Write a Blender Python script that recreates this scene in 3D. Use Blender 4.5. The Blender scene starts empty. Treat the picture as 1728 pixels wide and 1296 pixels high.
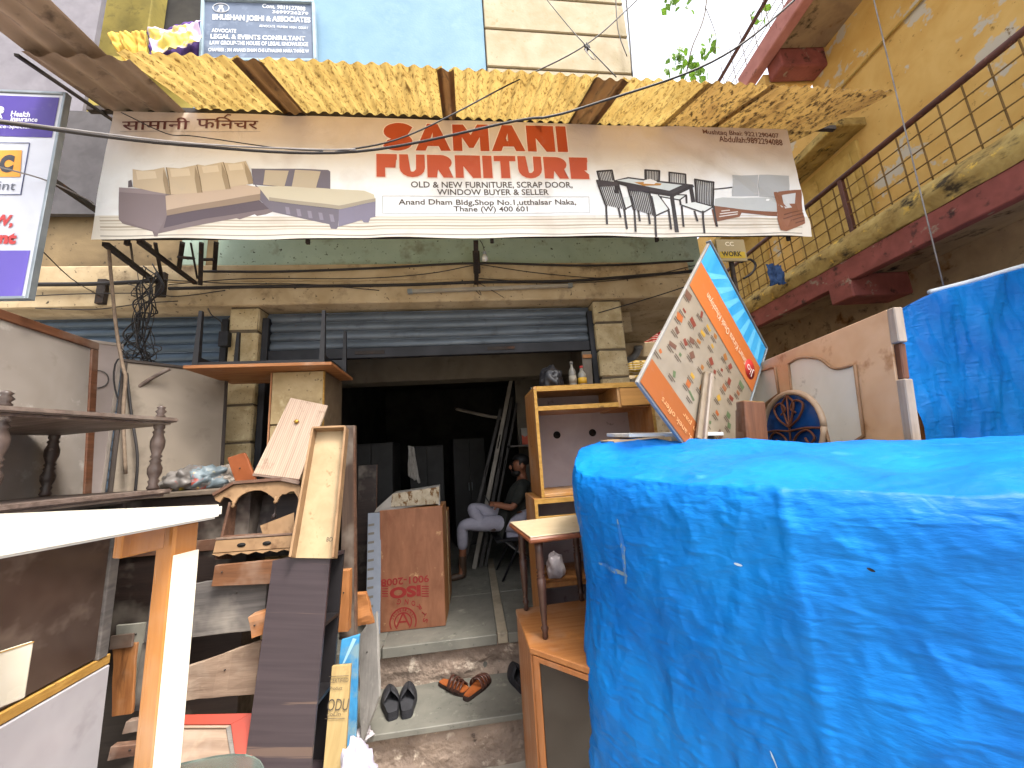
import bpy, bmesh, math, random
from mathutils import Vector, Matrix, noise
random.seed(7)
R = math.radians
SC = bpy.context.scene
COL = SC.collection

# ------------------------------------------------------------------ camera
FPX, YAW, PIT, ROL = 620.0, R(6.7), R(10.5), R(3.8)
EYE = Vector((0, 0, 1.9))
_r0 = Vector((math.cos(YAW), -math.sin(YAW), 0))
CF = Vector((math.sin(YAW)*math.cos(PIT), math.cos(YAW)*math.cos(PIT), math.sin(PIT)))
_u0 = _r0.cross(CF)
CR = _r0*math.cos(ROL) - _u0*math.sin(ROL)
CU = _u0*math.cos(ROL) + _r0*math.sin(ROL)
cd = bpy.data.cameras.new('camera'); cam = bpy.data.objects.new('camera', cd); COL.objects.link(cam)
cd.sensor_fit = 'HORIZONTAL'; cd.sensor_width = 36.0; cd.lens = 36.0*FPX/1728.0
cd.clip_start = 0.02; cd.clip_end = 500
cam.matrix_world = Matrix.Translation(EYE) @ Matrix((CR, CU, -CF)).transposed().to_4x4()
SC.camera = cam

# ------------------------------------------------------------------ world, sun, exposure
SUN_EL, SUN_AZ = R(62), R(140)          # azimuth measured clockwise from +Y (the shop side)
w = bpy.data.worlds.new('World'); SC.world = w; w.use_nodes = True
nt = w.node_tree; nt.nodes.clear()
sky = nt.nodes.new('ShaderNodeTexSky'); sky.sky_type = 'NISHITA'; sky.sun_disc = False
sky.sun_elevation = SUN_EL; sky.sun_rotation = SUN_AZ
sky.air_density = 1.0; sky.dust_density = 6.0; sky.ozone_density = 1.0
hs = nt.nodes.new('ShaderNodeHueSaturation'); hs.inputs['Saturation'].default_value = 0.35   # hazy white sky
bg = nt.nodes.new('ShaderNodeBackground'); bg.inputs['Strength'].default_value = 0.15
wo = nt.nodes.new('ShaderNodeOutputWorld')
nt.links.new(sky.outputs[0], hs.inputs['Color']); nt.links.new(hs.outputs[0], bg.inputs['Color'])
nt.links.new(bg.outputs[0], wo.inputs['Surface'])
sl = bpy.data.lights.new('sun', 'SUN'); sl.energy = 1.5; sl.angle = R(14); sl.color = (1.0, .95, .86)
so = bpy.data.objects.new('sun', sl); COL.objects.link(so)
sd = Vector((math.sin(SUN_AZ)*math.cos(SUN_EL), math.cos(SUN_AZ)*math.cos(SUN_EL), math.sin(SUN_EL)))
so.rotation_euler = sd.to_track_quat('Z', 'Y').to_euler(); so.location = (3, -4, 9)
SC.view_settings.view_transform = 'Standard'; SC.view_settings.look = 'None'
SC.view_settings.exposure = 1.85; SC.view_settings.gamma = 1.0; SC.view_settings.use_curve_mapping = False
SC.cycles.use_denoising = True
SC.cycles.max_bounces = 6; SC.cycles.diffuse_bounces = 4; SC.cycles.glossy_bounces = 2; SC.cycles.use_adaptive_sampling = True; SC.cycles.adaptive_threshold = .02; SC.cycles.transparent_max_bounces = 12

# ------------------------------------------------------------------ from a pixel of the 1728x1296 photograph to a point at a known place
def ray(px, py): return CF + CR*((px-864)/FPX) - CU*((py-648)/FPX)
def at(px, py, D):                       # on the plane y = D (parallel to the shop front)
    v = ray(px, py); return EYE + v*(D/v.y)
def atz(px, py, z):
    v = ray(px, py); return EYE + v*((z-EYE.z)/v.z)
def V(*a): return Vector(a)
def F3(bl, br, tl):                      # frame of an upright or leaning face: origin lower left, X right, Z up, Y away
    bl, br, tl = [p if isinstance(p, Vector) else at(*p) for p in (bl, br, tl)]
    X = (br-bl); wd = X.length; X = X.normalized()
    Z = tl-bl; Z = Z - X*Z.dot(X); ht = Z.length; Z = Z.normalized()
    Y = Z.cross(X)
    M = Matrix((X, Y, Z)).transposed().to_4x4(); M.translation = bl
    return M, wd, ht
def FB(loc, yaw=0, pitch=0, roll=0):     # frame at a base point, turned by yaw (about Z), then leaning
    return Matrix.Translation(loc) @ Matrix.Rotation(R(yaw), 4, 'Z') @ Matrix.Rotation(R(pitch), 4, 'X') @ Matrix.Rotation(R(roll), 4, 'Y')
def on(M, px, py):                       # pixel on the XZ plane of a frame -> its local (x, z)
    n = M.col[1].to_3d(); o = M.translation; v = ray(px, py)
    p = EYE + v*((o-EYE).dot(n)/v.dot(n))
    q = M.inverted() @ p
    return q.x, q.z

# ------------------------------------------------------------------ materials
MATS = {}
def rgb(h):
    if isinstance(h, str):
        c = [int(h[i:i+2], 16)/255 for i in (0, 2, 4)]
        return tuple((x/12.92 if x < .04045 else ((x+.055)/1.055)**2.4) for x in c)
    return tuple(h)
def mat(name, c1, c2=None, scale=6, st=(1, 1, 1), rough=.6, metal=0, bump=.0, bscale=60, spots=None, spots2=None,
        lo=.35, hi=.65, spec=.4, detail=3, emit=None, bdist=.004, wave=None, trans=0):
    """procedural surface: two colours through a stretched noise, optional stains with a shape of their own, bump"""
    if name in MATS: return MATS[name]
    m = bpy.data.materials.new(name); m.use_nodes = True; MATS[name] = m
    t = m.node_tree; N = t.nodes; L = t.links; b = N['Principled BSDF']
    c1 = rgb(c1); c2 = rgb(c2) if c2 is not None else tuple(x*.82 for x in c1)
    tc = N.new('ShaderNodeTexCoord'); oi = N.new('ShaderNodeObjectInfo')
    ma = N.new('ShaderNodeVectorMath'); ma.operation = 'MULTIPLY_ADD'
    ml = N.new('ShaderNodeVectorMath'); ml.operation = 'SCALE'; ml.inputs[0].default_value = (7.3, 3.1, 5.7)
    L.new(oi.outputs['Random'], ml.inputs['Scale'])
    ma.inputs[1].default_value = st
    L.new(tc.outputs['Object'], ma.inputs[0]); L.new(ml.outputs[0], ma.inputs[2])
    n = N.new('ShaderNodeTexNoise'); n.inputs['Scale'].default_value = scale; n.inputs['Detail'].default_value = detail
    n.inputs['Roughness'].default_value = .62; n.inputs['Distortion'].default_value = .35
    L.new(ma.outputs[0], n.inputs['Vector'])
    cr = N.new('ShaderNodeValToRGB'); cr.color_ramp.elements[0].position = lo; cr.color_ramp.elements[1].position = hi
    cr.color_ramp.elements[0].color = (*c1, 1); cr.color_ramp.elements[1].color = (*c2, 1)
    L.new(n.outputs['Fac'], cr.inputs['Fac']); out = cr.outputs['Color']
    if wave:                                    # straight grain lines: (colour, scale, axis, width)
        wv = N.new('ShaderNodeTexWave'); wv.bands_direction = wave[2]; wv.inputs['Scale'].default_value = wave[1]
        wv.inputs['Distortion'].default_value = 2.5; wv.inputs['Detail'].default_value = 3; wv.inputs['Detail Scale'].default_value = 1.2
        wm = N.new('ShaderNodeVectorMath'); wm.operation = 'MULTIPLY_ADD'; wm.inputs[1].default_value = wave[4] if len(wave) > 4 else (1, 1, 1)
        L.new(tc.outputs['Object'], wm.inputs[0]); L.new(ml.outputs[0], wm.inputs[2]); L.new(wm.outputs[0], wv.inputs['Vector'])
        wr = N.new('ShaderNodeValToRGB'); wr.color_ramp.elements[0].position = 1-wave[3]; wr.color_ramp.elements[1].position = 1
        L.new(wv.outputs['Fac'], wr.inputs['Fac'])
        mx = N.new('ShaderNodeMix'); mx.data_type = 'RGBA'; mx.inputs['B'].default_value = (*rgb(wave[0]), 1)
        L.new(wr.outputs['Color'], mx.inputs['Factor']); L.new(out, mx.inputs['A']); out = mx.outputs['Result']
    for sp in (spots, spots2):
        if not sp: continue
        col, ssc, thr, soft = sp[:4]
        n2 = N.new('ShaderNodeTexNoise'); n2.inputs['Scale'].default_value = ssc; n2.inputs['Detail'].default_value = 4
        n2.inputs['Roughness'].default_value = .65
        mm = N.new('ShaderNodeVectorMath'); mm.operation = 'MULTIPLY_ADD'; mm.inputs[1].default_value = sp[4] if len(sp) > 4 else (1, 1, 1)
        L.new(tc.outputs['Object'], mm.inputs[0]); L.new(ml.outputs[0], mm.inputs[2]); L.new(mm.outputs[0], n2.inputs['Vector'])
        r2 = N.new('ShaderNodeValToRGB'); r2.color_ramp.elements[0].position = thr; r2.color_ramp.elements[1].position = min(1, thr+soft)
        L.new(n2.outputs['Fac'], r2.inputs['Fac'])
        mx = N.new('ShaderNodeMix'); mx.data_type = 'RGBA'; mx.inputs['B'].default_value = (*rgb(col), 1)
        L.new(r2.outputs['Color'], mx.inputs['Factor']); L.new(out, mx.inputs['A']); out = mx.outputs['Result']
    L.new(out, b.inputs['Base Color'])
    b.inputs['Metallic'].default_value = metal; b.inputs['Specular IOR Level'].default_value = spec
    rr = N.new('ShaderNodeMapRange'); rr.inputs['To Min'].default_value = max(0, rough-.12); rr.inputs['To Max'].default_value = min(1, rough+.12)
    L.new(n.outputs['Fac'], rr.inputs['Value']); L.new(rr.outputs['Result'], b.inputs['Roughness'])
    if bump:
        n3 = N.new('ShaderNodeTexNoise'); n3.inputs['Scale'].default_value = bscale; n3.inputs['Detail'].default_value = 3
        L.new(ma.outputs[0], n3.inputs['Vector'])
        bp = N.new('ShaderNodeBump'); bp.inputs['Strength'].default_value = bump; bp.inputs['Distance'].default_value = bdist
        L.new(n3.outputs['Fac'], bp.inputs['Height']); L.new(bp.outputs['Normal'], b.inputs['Normal'])
    if emit: b.inputs['Emission Color'].default_value = (*rgb(emit[0]), 1); b.inputs['Emission Strength'].default_value = emit[1]
    if trans:                                   # thin sheet that lets light through
        tr = N.new('ShaderNodeBsdfTranslucent'); L.new(out, tr.inputs['Color'])
        mxs = N.new('ShaderNodeMixShader'); mxs.inputs['Fac'].default_value = trans
        L.new(b.outputs[0], mxs.inputs[1]); L.new(tr.outputs[0], mxs.inputs[2]); L.new(mxs.outputs[0], N['Material Output'].inputs['Surface'])
    return m
def ink(h, rough=.55): return mat('print_'+h, h, h, rough=rough, spots=(tuple(min(1, x*.8+.06) for x in rgb(h)), 9, .6, .25))
def wood(name, c1, c2, ax='z', rough=.55, **k):
    st = {'x': (.6, 9, 9), 'y': (9, .6, 9), 'z': (9, 9, .6)}[ax]
    k.setdefault('scale', 4); k.setdefault('bump', .2); k.setdefault('bscale', 14)
    a_, b_ = rgb(c1), rgb(c2); k.setdefault('spots', (tuple(x*.55 for x in b_), 5, .60, .12, tuple(s*.35+.3 for s in st)))
    k.setdefault('spots2', (tuple(.55*x+.45*y for x, y in zip(a_, (.34, .30, .25))), 2.6, .50, .22))
    return mat(name, c1, c2, st=st, rough=rough, **k)

# ------------------------------------------------------------------ objects
def tag(o, label=None, cat=None, group=None, kind=None):
    if label: o['label'] = label
    if cat: o['category'] = cat
    if group: o['group'] = group
    if kind: o['kind'] = kind
    return o
def thing(name, label, cat, M=None, group=None):
    o = bpy.data.objects.new(name, None); COL.objects.link(o); o.empty_display_size = .1
    o.matrix_world = M if M is not None else Matrix()
    return tag(o, label, cat, group)
def link(name, me, m, parent=None, smooth=False, M=None):
    o = bpy.data.objects.new(name, me); COL.objects.link(o)
    if parent is not None: o.parent = parent
    if M is not None: o.matrix_local = M
    if m is not None and not me.materials: me.materials.append(m)
    if smooth: me.polygons.foreach_set('use_smooth', [True]*len(me.polygons))
    return o
def fin(bm, name, m, parent=None, smooth=False, M=None):
    bmesh.ops.recalc_face_normals(bm, faces=bm.faces)
    me = bpy.data.meshes.new(name); bm.to_mesh(me); bm.free()
    return link(name, me, m, parent, smooth, M)
def add_box(bm, x0, x1, y0, y1, z0, z1):
    vs = [bm.verts.new(p) for p in ((x0,y0,z0),(x1,y0,z0),(x1,y1,z0),(x0,y1,z0),(x0,y0,z1),(x1,y0,z1),(x1,y1,z1),(x0,y1,z1))]
    for f in ((0,3,2,1),(4,5,6,7),(0,1,5,4),(1,2,6,5),(2,3,7,6),(3,0,4,7)): bm.faces.new([vs[i] for i in f])
def box(name, m, b, parent=None, bev=.002, M=None):
    bm = bmesh.new(); add_box(bm, *b)
    if bev:
        bv = min(bev, .3*min(b[1]-b[0], b[3]-b[2], b[5]-b[4]))
        bmesh.ops.bevel(bm, geom=list(bm.edges), offset=bv, segments=1, affect='EDGES')
    return fin(bm, name, m, parent, M=M)
def prism(name, m, poly, y0, y1, parent=None, bev=0, M=None, smooth=False):     # polygon in XZ, thick along Y
    bm = bmesh.new()
    a = [bm.verts.new((x, y0, z)) for x, z in poly]; f = bm.faces.new(a)
    if abs(y1-y0) > 1e-6:
        r = bmesh.ops.extrude_face_region(bm, geom=[f])
        bmesh.ops.translate(bm, verts=[v for v in r['geom'] if isinstance(v, bmesh.types.BMVert)], vec=(0, y1-y0, 0))
    if bev: bmesh.ops.bevel(bm, geom=list(bm.edges), offset=bev, segments=1, affect='EDGES')
    bmesh.ops.triangulate(bm, faces=[f for f in bm.faces if len(f.verts) > 4])
    return fin(bm, name, m, parent, smooth, M)
def hull(name, m, pts, vec, parent=None, bev=.002):                             # any flat polygon of points, thick along a vector
    bm = bmesh.new(); f = bm.faces.new([bm.verts.new(p) for p in pts])
    r = bmesh.ops.extrude_face_region(bm, geom=[f])
    bmesh.ops.translate(bm, verts=[v for v in r['geom'] if isinstance(v, bmesh.types.BMVert)], vec=vec)
    if bev: bmesh.ops.bevel(bm, geom=list(bm.edges), offset=bev, segments=1, affect='EDGES')
    return fin(bm, name, m, parent)
def lathe_bm(prof, seg=14):
    bm = bmesh.new(); rings = []
    for r, z in prof: rings.append([bm.verts.new((r*math.cos(2*math.pi*i/seg), r*math.sin(2*math.pi*i/seg), z)) for i in range(seg)])
    for a, b in zip(rings, rings[1:]):
        for i in range(seg): bm.faces.new((a[i], a[(i+1) % seg], b[(i+1) % seg], b[i]))
    bm.faces.new(rings[0][::-1]); bm.faces.new(rings[-1])
    return bm
def lathe(name, m, prof, parent=None, seg=14, M=None): return fin(lathe_bm(prof, seg), name, m, parent, True, M)
def spline(pts, n=6):                                                            # Catmull-Rom through the points
    pts = [Vector(p) for p in pts]; q = [pts[0]*2-pts[1]]+pts+[pts[-1]*2-pts[-2]]; out = []
    for i in range(1, len(q)-2):
        for k in range(n):
            t = k/n; a, b, c, d = q[i-1:i+3]
            out.append(.5*((2*b)+(c-a)*t+(2*a-5*b+4*c-d)*t*t+(3*b-a-3*c+d)*t**3))
    return out+[pts[-1]]
def add_tube(bm, pts, r, seg=6, close=True):
    pts = [Vector(p) for p in pts]; rings = []; prev = None
    for i, p in enumerate(pts):
        d = (pts[min(i+1, len(pts)-1)]-pts[max(i-1, 0)]).normalized()
        u = prev - d*prev.dot(d) if prev else d.orthogonal()
        if u.length < 1e-6: u = d.orthogonal()
        u.normalize(); prev = u; v = d.cross(u); rr = r[i] if isinstance(r, (list, tuple)) else r
        rings.append([bm.verts.new(p+(u*math.cos(2*math.pi*k/seg)+v*math.sin(2*math.pi*k/seg))*rr) for k in range(seg)])
    for a, b in zip(rings, rings[1:]):
        for k in range(seg): bm.faces.new((a[k], a[(k+1) % seg], b[(k+1) % seg], b[k]))
    if close: bm.faces.new(rings[0][::-1]); bm.faces.new(rings[-1])
def tube(name, m, pts, r, parent=None, seg=6, smooth=True, n=6, M=None):
    bm = bmesh.new(); p = spline(pts, n) if n > 1 and len(pts) > 2 else pts
    add_tube(bm, p, r, seg); return fin(bm, name, m, parent, smooth, M)
def bar(name, m, a, b, w, d, parent=None, up=(0, 0, 1), bev=.001):               # straight rectangular bar between two points
    a, b = Vector(a), Vector(b); Z = (b-a); L = Z.length; Z.normalize()
    X = Vector(up).cross(Z)
    if X.length < 1e-3: X = Vector((1, 0, 0))
    X.normalize(); Y = Z.cross(X)
    M = Matrix((X, Y, Z)).transposed().to_4x4(); M.translation = a
    bm = bmesh.new(); add_box(bm, -w/2, w/2, -d/2, d/2, 0, L)
    if bev: bmesh.ops.bevel(bm, geom=list(bm.edges), offset=bev, segments=1, affect='EDGES')
    bmesh.ops.transform(bm, matrix=M, verts=bm.verts)
    return fin(bm, name, m, parent)
def dup(o, parent=None, M=None):                                                 # a copy of a thing with its parts and sub-parts
    c = o.copy(); COL.objects.link(c); c.parent = parent
    if parent is not None: c.matrix_parent_inverse = o.matrix_parent_inverse.copy()
    if M is not None:
        if parent is None: c.matrix_world = M
        else: c.matrix_local = M
    for ch in list(o.children): dup(ch, c)
    return c
def wob(o, amp, sc=3, seed=0):                                                   # uneven, worn outline
    for v in o.data.vertices:
        p = (v.co*sc)+Vector((seed, seed*2, seed*3)); v.co += Vector((noise.noise(p), noise.noise(p+Vector((9, 0, 0))), noise.noise(p+Vector((0, 9, 0)))))*amp
    return o
def conform(o, fn, step=.06):                                                    # cut a flat print finely and lay it on a wavy sheet
    bm = bmesh.new(); bm.from_mesh(o.data)
    xs = [v.co.x for v in bm.verts]; zs = [v.co.z for v in bm.verts]
    for lo_, hi_, ax in ((min(xs), max(xs), Vector((1, 0, 0))), (min(zs), max(zs), Vector((0, 0, 1)))):
        k = math.ceil(lo_/step)*step
        while k < hi_:
            bmesh.ops.bisect_plane(bm, geom=bm.verts[:]+bm.edges[:]+bm.faces[:], plane_co=ax*k, plane_no=ax); k += step
    for v in bm.verts: v.co.y += fn(v.co.x, v.co.z)
    bm.to_mesh(o.data); bm.free(); return o
def text(parent, name, body, m, x0, z0, width=None, height=None, y=-.003, bold=0, ang=0, shear=0):
    """flat lettering in the XZ plane of its thing, lower left corner at (x0, z0), scaled to width and height"""
    cu = bpy.data.curves.new(name, 'FONT'); cu.body = body; cu.size = 1; cu.offset = bold; cu.resolution_u = 3; cu.shear = shear
    tmp = bpy.data.objects.new('tmp', cu); COL.objects.link(tmp); bpy.context.view_layer.update()
    me = bpy.data.meshes.new_from_object(tmp.evaluated_get(bpy.context.evaluated_depsgraph_get()))
    bpy.data.objects.remove(tmp); bpy.data.curves.remove(cu)
    xs = [v.co.x for v in me.vertices]; ys = [v.co.y for v in me.vertices]
    if not xs: return None
    sx = width/(max(xs)-min(xs)) if width else None; sy = height/(max(ys)-min(ys)) if height else None
    sx = sx or sy; sy = sy or sx; ca, sa = math.cos(ang), math.sin(ang)
    for v in me.vertices:
        a, b = (v.co.x-min(xs))*sx, (v.co.y-min(ys))*sy
        v.co = (x0+a*ca-b*sa, y, z0+a*sa+b*ca)
    me.name = name; me.materials.clear()
    return link(name, me, m, parent)
def ptext(th, M, name, body, m, l, r, cap, y=-.003, bold=0):                     # lettering placed by the pixels of its baseline ends
    ax, az = on(M, *l); bx, bz = on(M, *r); tx, tz = on(M, l[0], l[1]-cap)
    d = math.hypot(bx-ax, bz-az); h = math.hypot(tx-ax, tz-az)
    return text(th, name, body, m, ax, az, d, h, y, bold, math.atan2(bz-az, bx-ax))
def ppoly(th, M, name, m, pts, y=-.002):                                         # a flat printed patch outlined by pixels
    return prism(name, m, [on(M, *p) for p in pts], y, y, th)
def split_loose(o):                                                              # each separate letter becomes a part of its own
    bm = bmesh.new(); bm.from_mesh(o.data); left = set(bm.faces); first = True
    while left:
        st_ = [left.pop()]; comp = [st_[0]]
        while st_:
            for v in st_.pop().verts:
                for f in v.link_faces:
                    if f in left: left.discard(f); st_.append(f); comp.append(f)
        ids = {}; fs = [[ids.setdefault(v, len(ids)) for v in f.verts] for f in comp]; me = bpy.data.meshes.new(o.name.split('.')[0])
        me.from_pydata([tuple(v.co) for v in ids], [], fs); link(o.name.split('.')[0], me, o.data.materials[0], o.parent)
    bm.free(); bpy.data.objects.remove(o)
def grid(name, m, fn, nu, nv, parent=None, smooth=True, M=None):
    vs = [fn(i/nu, j/nv) for j in range(nv+1) for i in range(nu+1)]
    fs = [(j*(nu+1)+i, j*(nu+1)+i+1, (j+1)*(nu+1)+i+1, (j+1)*(nu+1)+i) for j in range(nv) for i in range(nu)]
    me = bpy.data.meshes.new(name); me.from_pydata([tuple(v) for v in vs], [], fs); me.update()
    return link(name, me, m, parent, smooth, M)
# ------------------------------------------------------------------ shared materials
m_plaster = mat('beige_plaster', 'b9a788', 'a18d6c', scale=3, rough=.85, bump=.5, bscale=25, spots=('2e261d', 26, .64, .05), spots2=('6b5a44', 5, .56, .2))
m_green = mat('green_plaster', '9fb3a6', '8fa294', scale=2.5, rough=.85, bump=.4, bscale=30, spots=('2b2f27', 24, .63, .05), spots2=('6e705c', 4, .56, .2))
m_ochre_in = mat('ochre_plaster', '7d6a4c', '5f5039', scale=3, rough=.85, bump=.3, spots=('3a3020', 18, .64, .06))
m_blue = mat('pale_blue_paint', '6c8da4', '64859c', scale=3, rough=.8, bump=.35, bscale=45, spots=('6f8c9c', 45, .62, .08), spots2=('7796a8', 3, .58, .25))
m_cream = mat('cream_paint', '9c9078', '8f8367', scale=4, rough=.8, bump=.4, bscale=40, spots=('8d7a55', 14, .6, .15), spots2=('5e5039', 40, .68, .05))
m_stone = mat('pillar_stone', 'b4a380', '96845f', scale=7, rough=.9, bump=.9, bscale=45, bdist=.008, spots=('453926', 60, .62, .06), spots2=('c2b48f', 12, .6, .15))
m_joint = mat('mortar', '4b4133', '5d513f', rough=.95, bump=.4)
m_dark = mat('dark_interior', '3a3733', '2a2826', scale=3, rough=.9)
m_inwall = mat('interior_wall', '6f675b', '5a5349', scale=2, rough=.85, spots=('3f3a33', 5, .58, .2))
m_floor = mat('kota_stone', '6e6c64', '605f58', scale=5, rough=.6, bump=.2, bscale=30, spots=('8b8a7e', 9, .6, .15), spots2=('44453f', 20, .62, .1))
m_conc = mat('rough_cement', '8c7b6d', '74655a', scale=6, rough=.95, bump=1.0, bscale=22, bdist=.02, spots=('b3a595', 10, .58, .1), spots2=('4c4038', 16, .63, .08))
m_ground = mat('street_concrete', 'a1988b', '91887b', scale=4, rough=.95, bump=.5, spots=('544c44', 6, .58, .2))
m_iron = mat('dark_iron', '3b332e', '2a2421', scale=8, rough=.7, metal=.3, bump=.2, spots=('5c3a26', 14, .58, .15))
m_shut = mat('blue_grey_shutter_steel', '5d656d', '4c545c', scale=5, st=(.5, 1, 2), rough=.5, metal=.35, bump=.1, spots=('3a3c40', 6, .58, .2), spots2=('6e4a34', 18, .7, .06))
m_shutl = mat('blue_steel', '4f5f6f', '41505f', scale=5, st=(.5, 1, 2), rough=.45, metal=.35, spots=('39424c', 7, .58, .2))
m_guide = mat('black_steel', '26262a', '1c1c1f', rough=.55, metal=.3)
m_wire = mat('black_cable', '1e1b1b', '2a2626', rough=.6)
m_wireg = mat('grey_cable', '8d8a8a', '6c6868', rough=.5)
m_wood_o = wood('orange_wood', '9c683c', '80502b', 'z')
m_wood_ox = wood('orange_wood_lengthwise', '9c683c', '80502b', 'x')

# ------------------------------------------------------------------ street and steps
g = grid('street', m_ground, lambda u, v: Vector((-60+120*u, -60+120*v, 0)), 4, 4); tag(g, kind='structure')
pl = thing('entrance_steps', 'worn cement steps with a grey stone tread below the dark shop floor', 'steps')
def crumb(x, z, seed=0): return noise.noise(Vector((x*5+seed, z*7, seed)))*.028+noise.noise(Vector((x*17+seed, z*19, 2)))*.015-max(0, noise.noise(Vector((x*2.3+seed, z*5, 8))))*.05
def riser(x0, x1, y, z0, z1, seed):
    return grid('riser', m_conc, lambda u, v: Vector((x0+(x1-x0)*u, y-crumb(x0+(x1-x0)*u, z0+(z1-z0)*v, seed)*math.sin(math.pi*min(1, .15+v)), z0+(z1-z0)*v)), 110, 26, pl)
riser(-3.8, 2.2, 3.09, .26, .57, 1); riser(-3.8, 2.2, 2.68, 0, .26, 4)
def slab(x0, x1, z):                                   # stone slab of the tread, chipped front edge
    b = box('tread_slab', m_floor, (x0, x1, 2.64, 3.14, z-.035, z), pl, .004); return b
for a, b_ in ((-3.8, -2.62), (-2.612, -.95), (-.942, .62), (.628, 2.2)): slab(a, b_, .285+random.uniform(-.002, .002))
riser(-3.8, 2.2, 2.2, 0, .001, 4)

# ------------------------------------------------------------------ the shop building
bd = thing('shop_building', 'old plastered shop building with blue upper wall and beige beam above the dark shopfront', 'building')
BX0, BX1 = -5.0, 1.83
# floor of the shop: stone tiles with a pale strip
for (a, b_, y0, y1) in ((-1.68, -.72, 3.05, 3.9), (-.712, .12, 3.05, 3.9), (.205, 1.3, 3.05, 3.9), (-1.68, -.72, 3.908, 5.1), (-.712, .12, 3.908, 5.1), (.205, 1.3, 3.908, 5.1)):
    box('floor_tile', m_floor, (a, b_, y0, y1, .5, .57+random.uniform(-.0015, .0015)), bd, .004)
m_strip = mat('pale_stone_strip', '9a8f7c', '857b6a', rough=.7, spots=('5d574d', 9, .58, .2))
box('floor_strip', m_strip, (.126, .199, 3.06, 5.1, .5, .571), bd, .003)
box('shop_floor', m_floor, (-3.8, 2.2, 3.12, 8.2, .3, .562), bd, 0)
# interior shell
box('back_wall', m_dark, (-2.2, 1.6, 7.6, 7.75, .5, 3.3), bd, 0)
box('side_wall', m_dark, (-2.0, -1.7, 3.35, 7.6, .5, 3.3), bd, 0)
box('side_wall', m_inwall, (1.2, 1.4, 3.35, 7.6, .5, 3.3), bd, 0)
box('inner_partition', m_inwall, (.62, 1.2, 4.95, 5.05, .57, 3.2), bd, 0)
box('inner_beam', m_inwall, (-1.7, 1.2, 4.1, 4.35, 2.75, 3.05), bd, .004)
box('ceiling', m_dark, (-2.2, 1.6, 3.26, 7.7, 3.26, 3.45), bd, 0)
# beam over the openings, with the step in its face
box('beam', m_plaster, (BX0, 2.12, 2.98, 3.3, 3.20, 3.40), bd, .012)
box('beam_band', m_plaster, (BX0, 2.10, 3.0, 3.3, 3.402, 3.56), bd, .01)
# walls above
box('wall', m_green, (-2.05, 2.28, 3.06, 3.3, 3.56, 4.55), bd, 0)
box('wall', m_ochre_in, (BX0, -2.052, 3.08, 3.3, 3.56, 5.2), bd, 0)
box('wall_stud', m_green, (-2.30, -2.14, 3.02, 3.075, 3.57, 4.3), bd, .004)
XB0 = at(338, 60, 3.0).x; XB1 = at(818, 60, 3.0).x
box('blue_wall', m_blue, (XB0, XB1-.004, 3.0, 3.3, 4.9, 9.2), bd, .01)
zs = [4.9]+[at(940, y, 3.0).z for y in (121, 58, 2)]+[7.45, 8.3, 9.2]
for i in range(len(zs)-1):                             # horizontal cream panels parted by grooves
    box('wall_panel', m_cream, (XB1+.004, BX1, 2.985, 3.3, zs[i]+.012, zs[i+1]-.012), bd, .008)
box('corner_backing', m_joint, (XB1+.002, BX1-.006, 3.0, 3.29, 4.9, 9.2), bd, 0)
box('end_wall', m_cream, (BX1-.2, BX1-.002, 3.301, 9, 3.56, 9.2), bd, 0)
# recessed upper balcony on the left
m_olive = mat('olive_paint', '9a8a3e', '7f7234', scale=3, rough=.85, bump=.3, spots=('5b5127', 7, .57, .2))
XG = at(168, 20, 3.01).x; XG2 = at(188, 300, 3.01).x
box('balcony_back_wall', m_olive, (BX0, XB0-.004, 4.2, 4.35, 4.6, 9.2), bd, 0)
box('balcony_parapet', m_olive, (XG+.004, XB0-.004, 3.03, 3.13, 4.6, 5.62), bd, .008)
a = at(262, 20, 4.19); box('dark_doorway', m_dark, (a.x, XB0-.006, 4.17, 4.2, 5.3, 8.6), bd, 0)
a = at(235, 20, 3.9); box('balcony_column', m_olive, (a.x-.1, a.x+.12, 3.9, 4.1, 5, 9.2), bd, .01)
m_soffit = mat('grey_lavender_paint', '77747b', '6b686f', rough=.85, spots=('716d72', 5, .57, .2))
box('grey_wall', m_soffit, (BX0-3, XG, 3.01, 3.05, 5.0, 9.2), bd, 0); box('recess_shade_panel', mat('shaded_grey_paint', '4c494b', '403d3f', rough=.85, spots=('494547', 4, .56, .2)), (BX0-3, XG2, 3.01, 3.05, 4.02, 4.997), bd, 0)  # darker lower panel has the shade of the recess put into its colour
# pillars: stone blocks with open joints
def pillar(x0, x1, zt, hs):
    box('pillar_core', m_joint, (x0+.012, x1-.012, 3.032, 3.33, .3, 3.2), bd, 0)
    z = .3; k = 0
    while z < zt-.05:
        h = min(hs+random.uniform(-.012, .012), zt-z)
        o = box('stone_block', m_stone, (x0+random.uniform(0, .006), x1-random.uniform(0, .006), 3.02+random.uniform(0, .01), 3.34, z+.005, z+h-.005), bd, .012)
        wob(o, .005, 14, k); z += h; k += 1
pillar(1.135, 1.405, 3.2, .245); pillar(-1.90, -1.67, 3.2, .30)
box('cross_beam', m_plaster, (1.42, 1.62, 3.31, 4.6, 2.98, 3.2), bd, .01)
box('passage_slab', m_plaster, (1.42, 2.3, 3.302, 4.6, 3.203, 3.35), bd, .01)
box('passage_beam', m_plaster, (1.63, 2.9, 4.4, 4.6, 3.0, 3.2), bd, .01)
box('passage_back_wall', m_plaster, (1.4, 4.6, 8.2, 8.4, 0, 5.2), bd, 0)
# wall between and beside the two shops, lower
box('left_pier', m_dark, (-2.05, -1.905, 3.36, 3.5, .5, 3.2), bd, 0)

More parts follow.
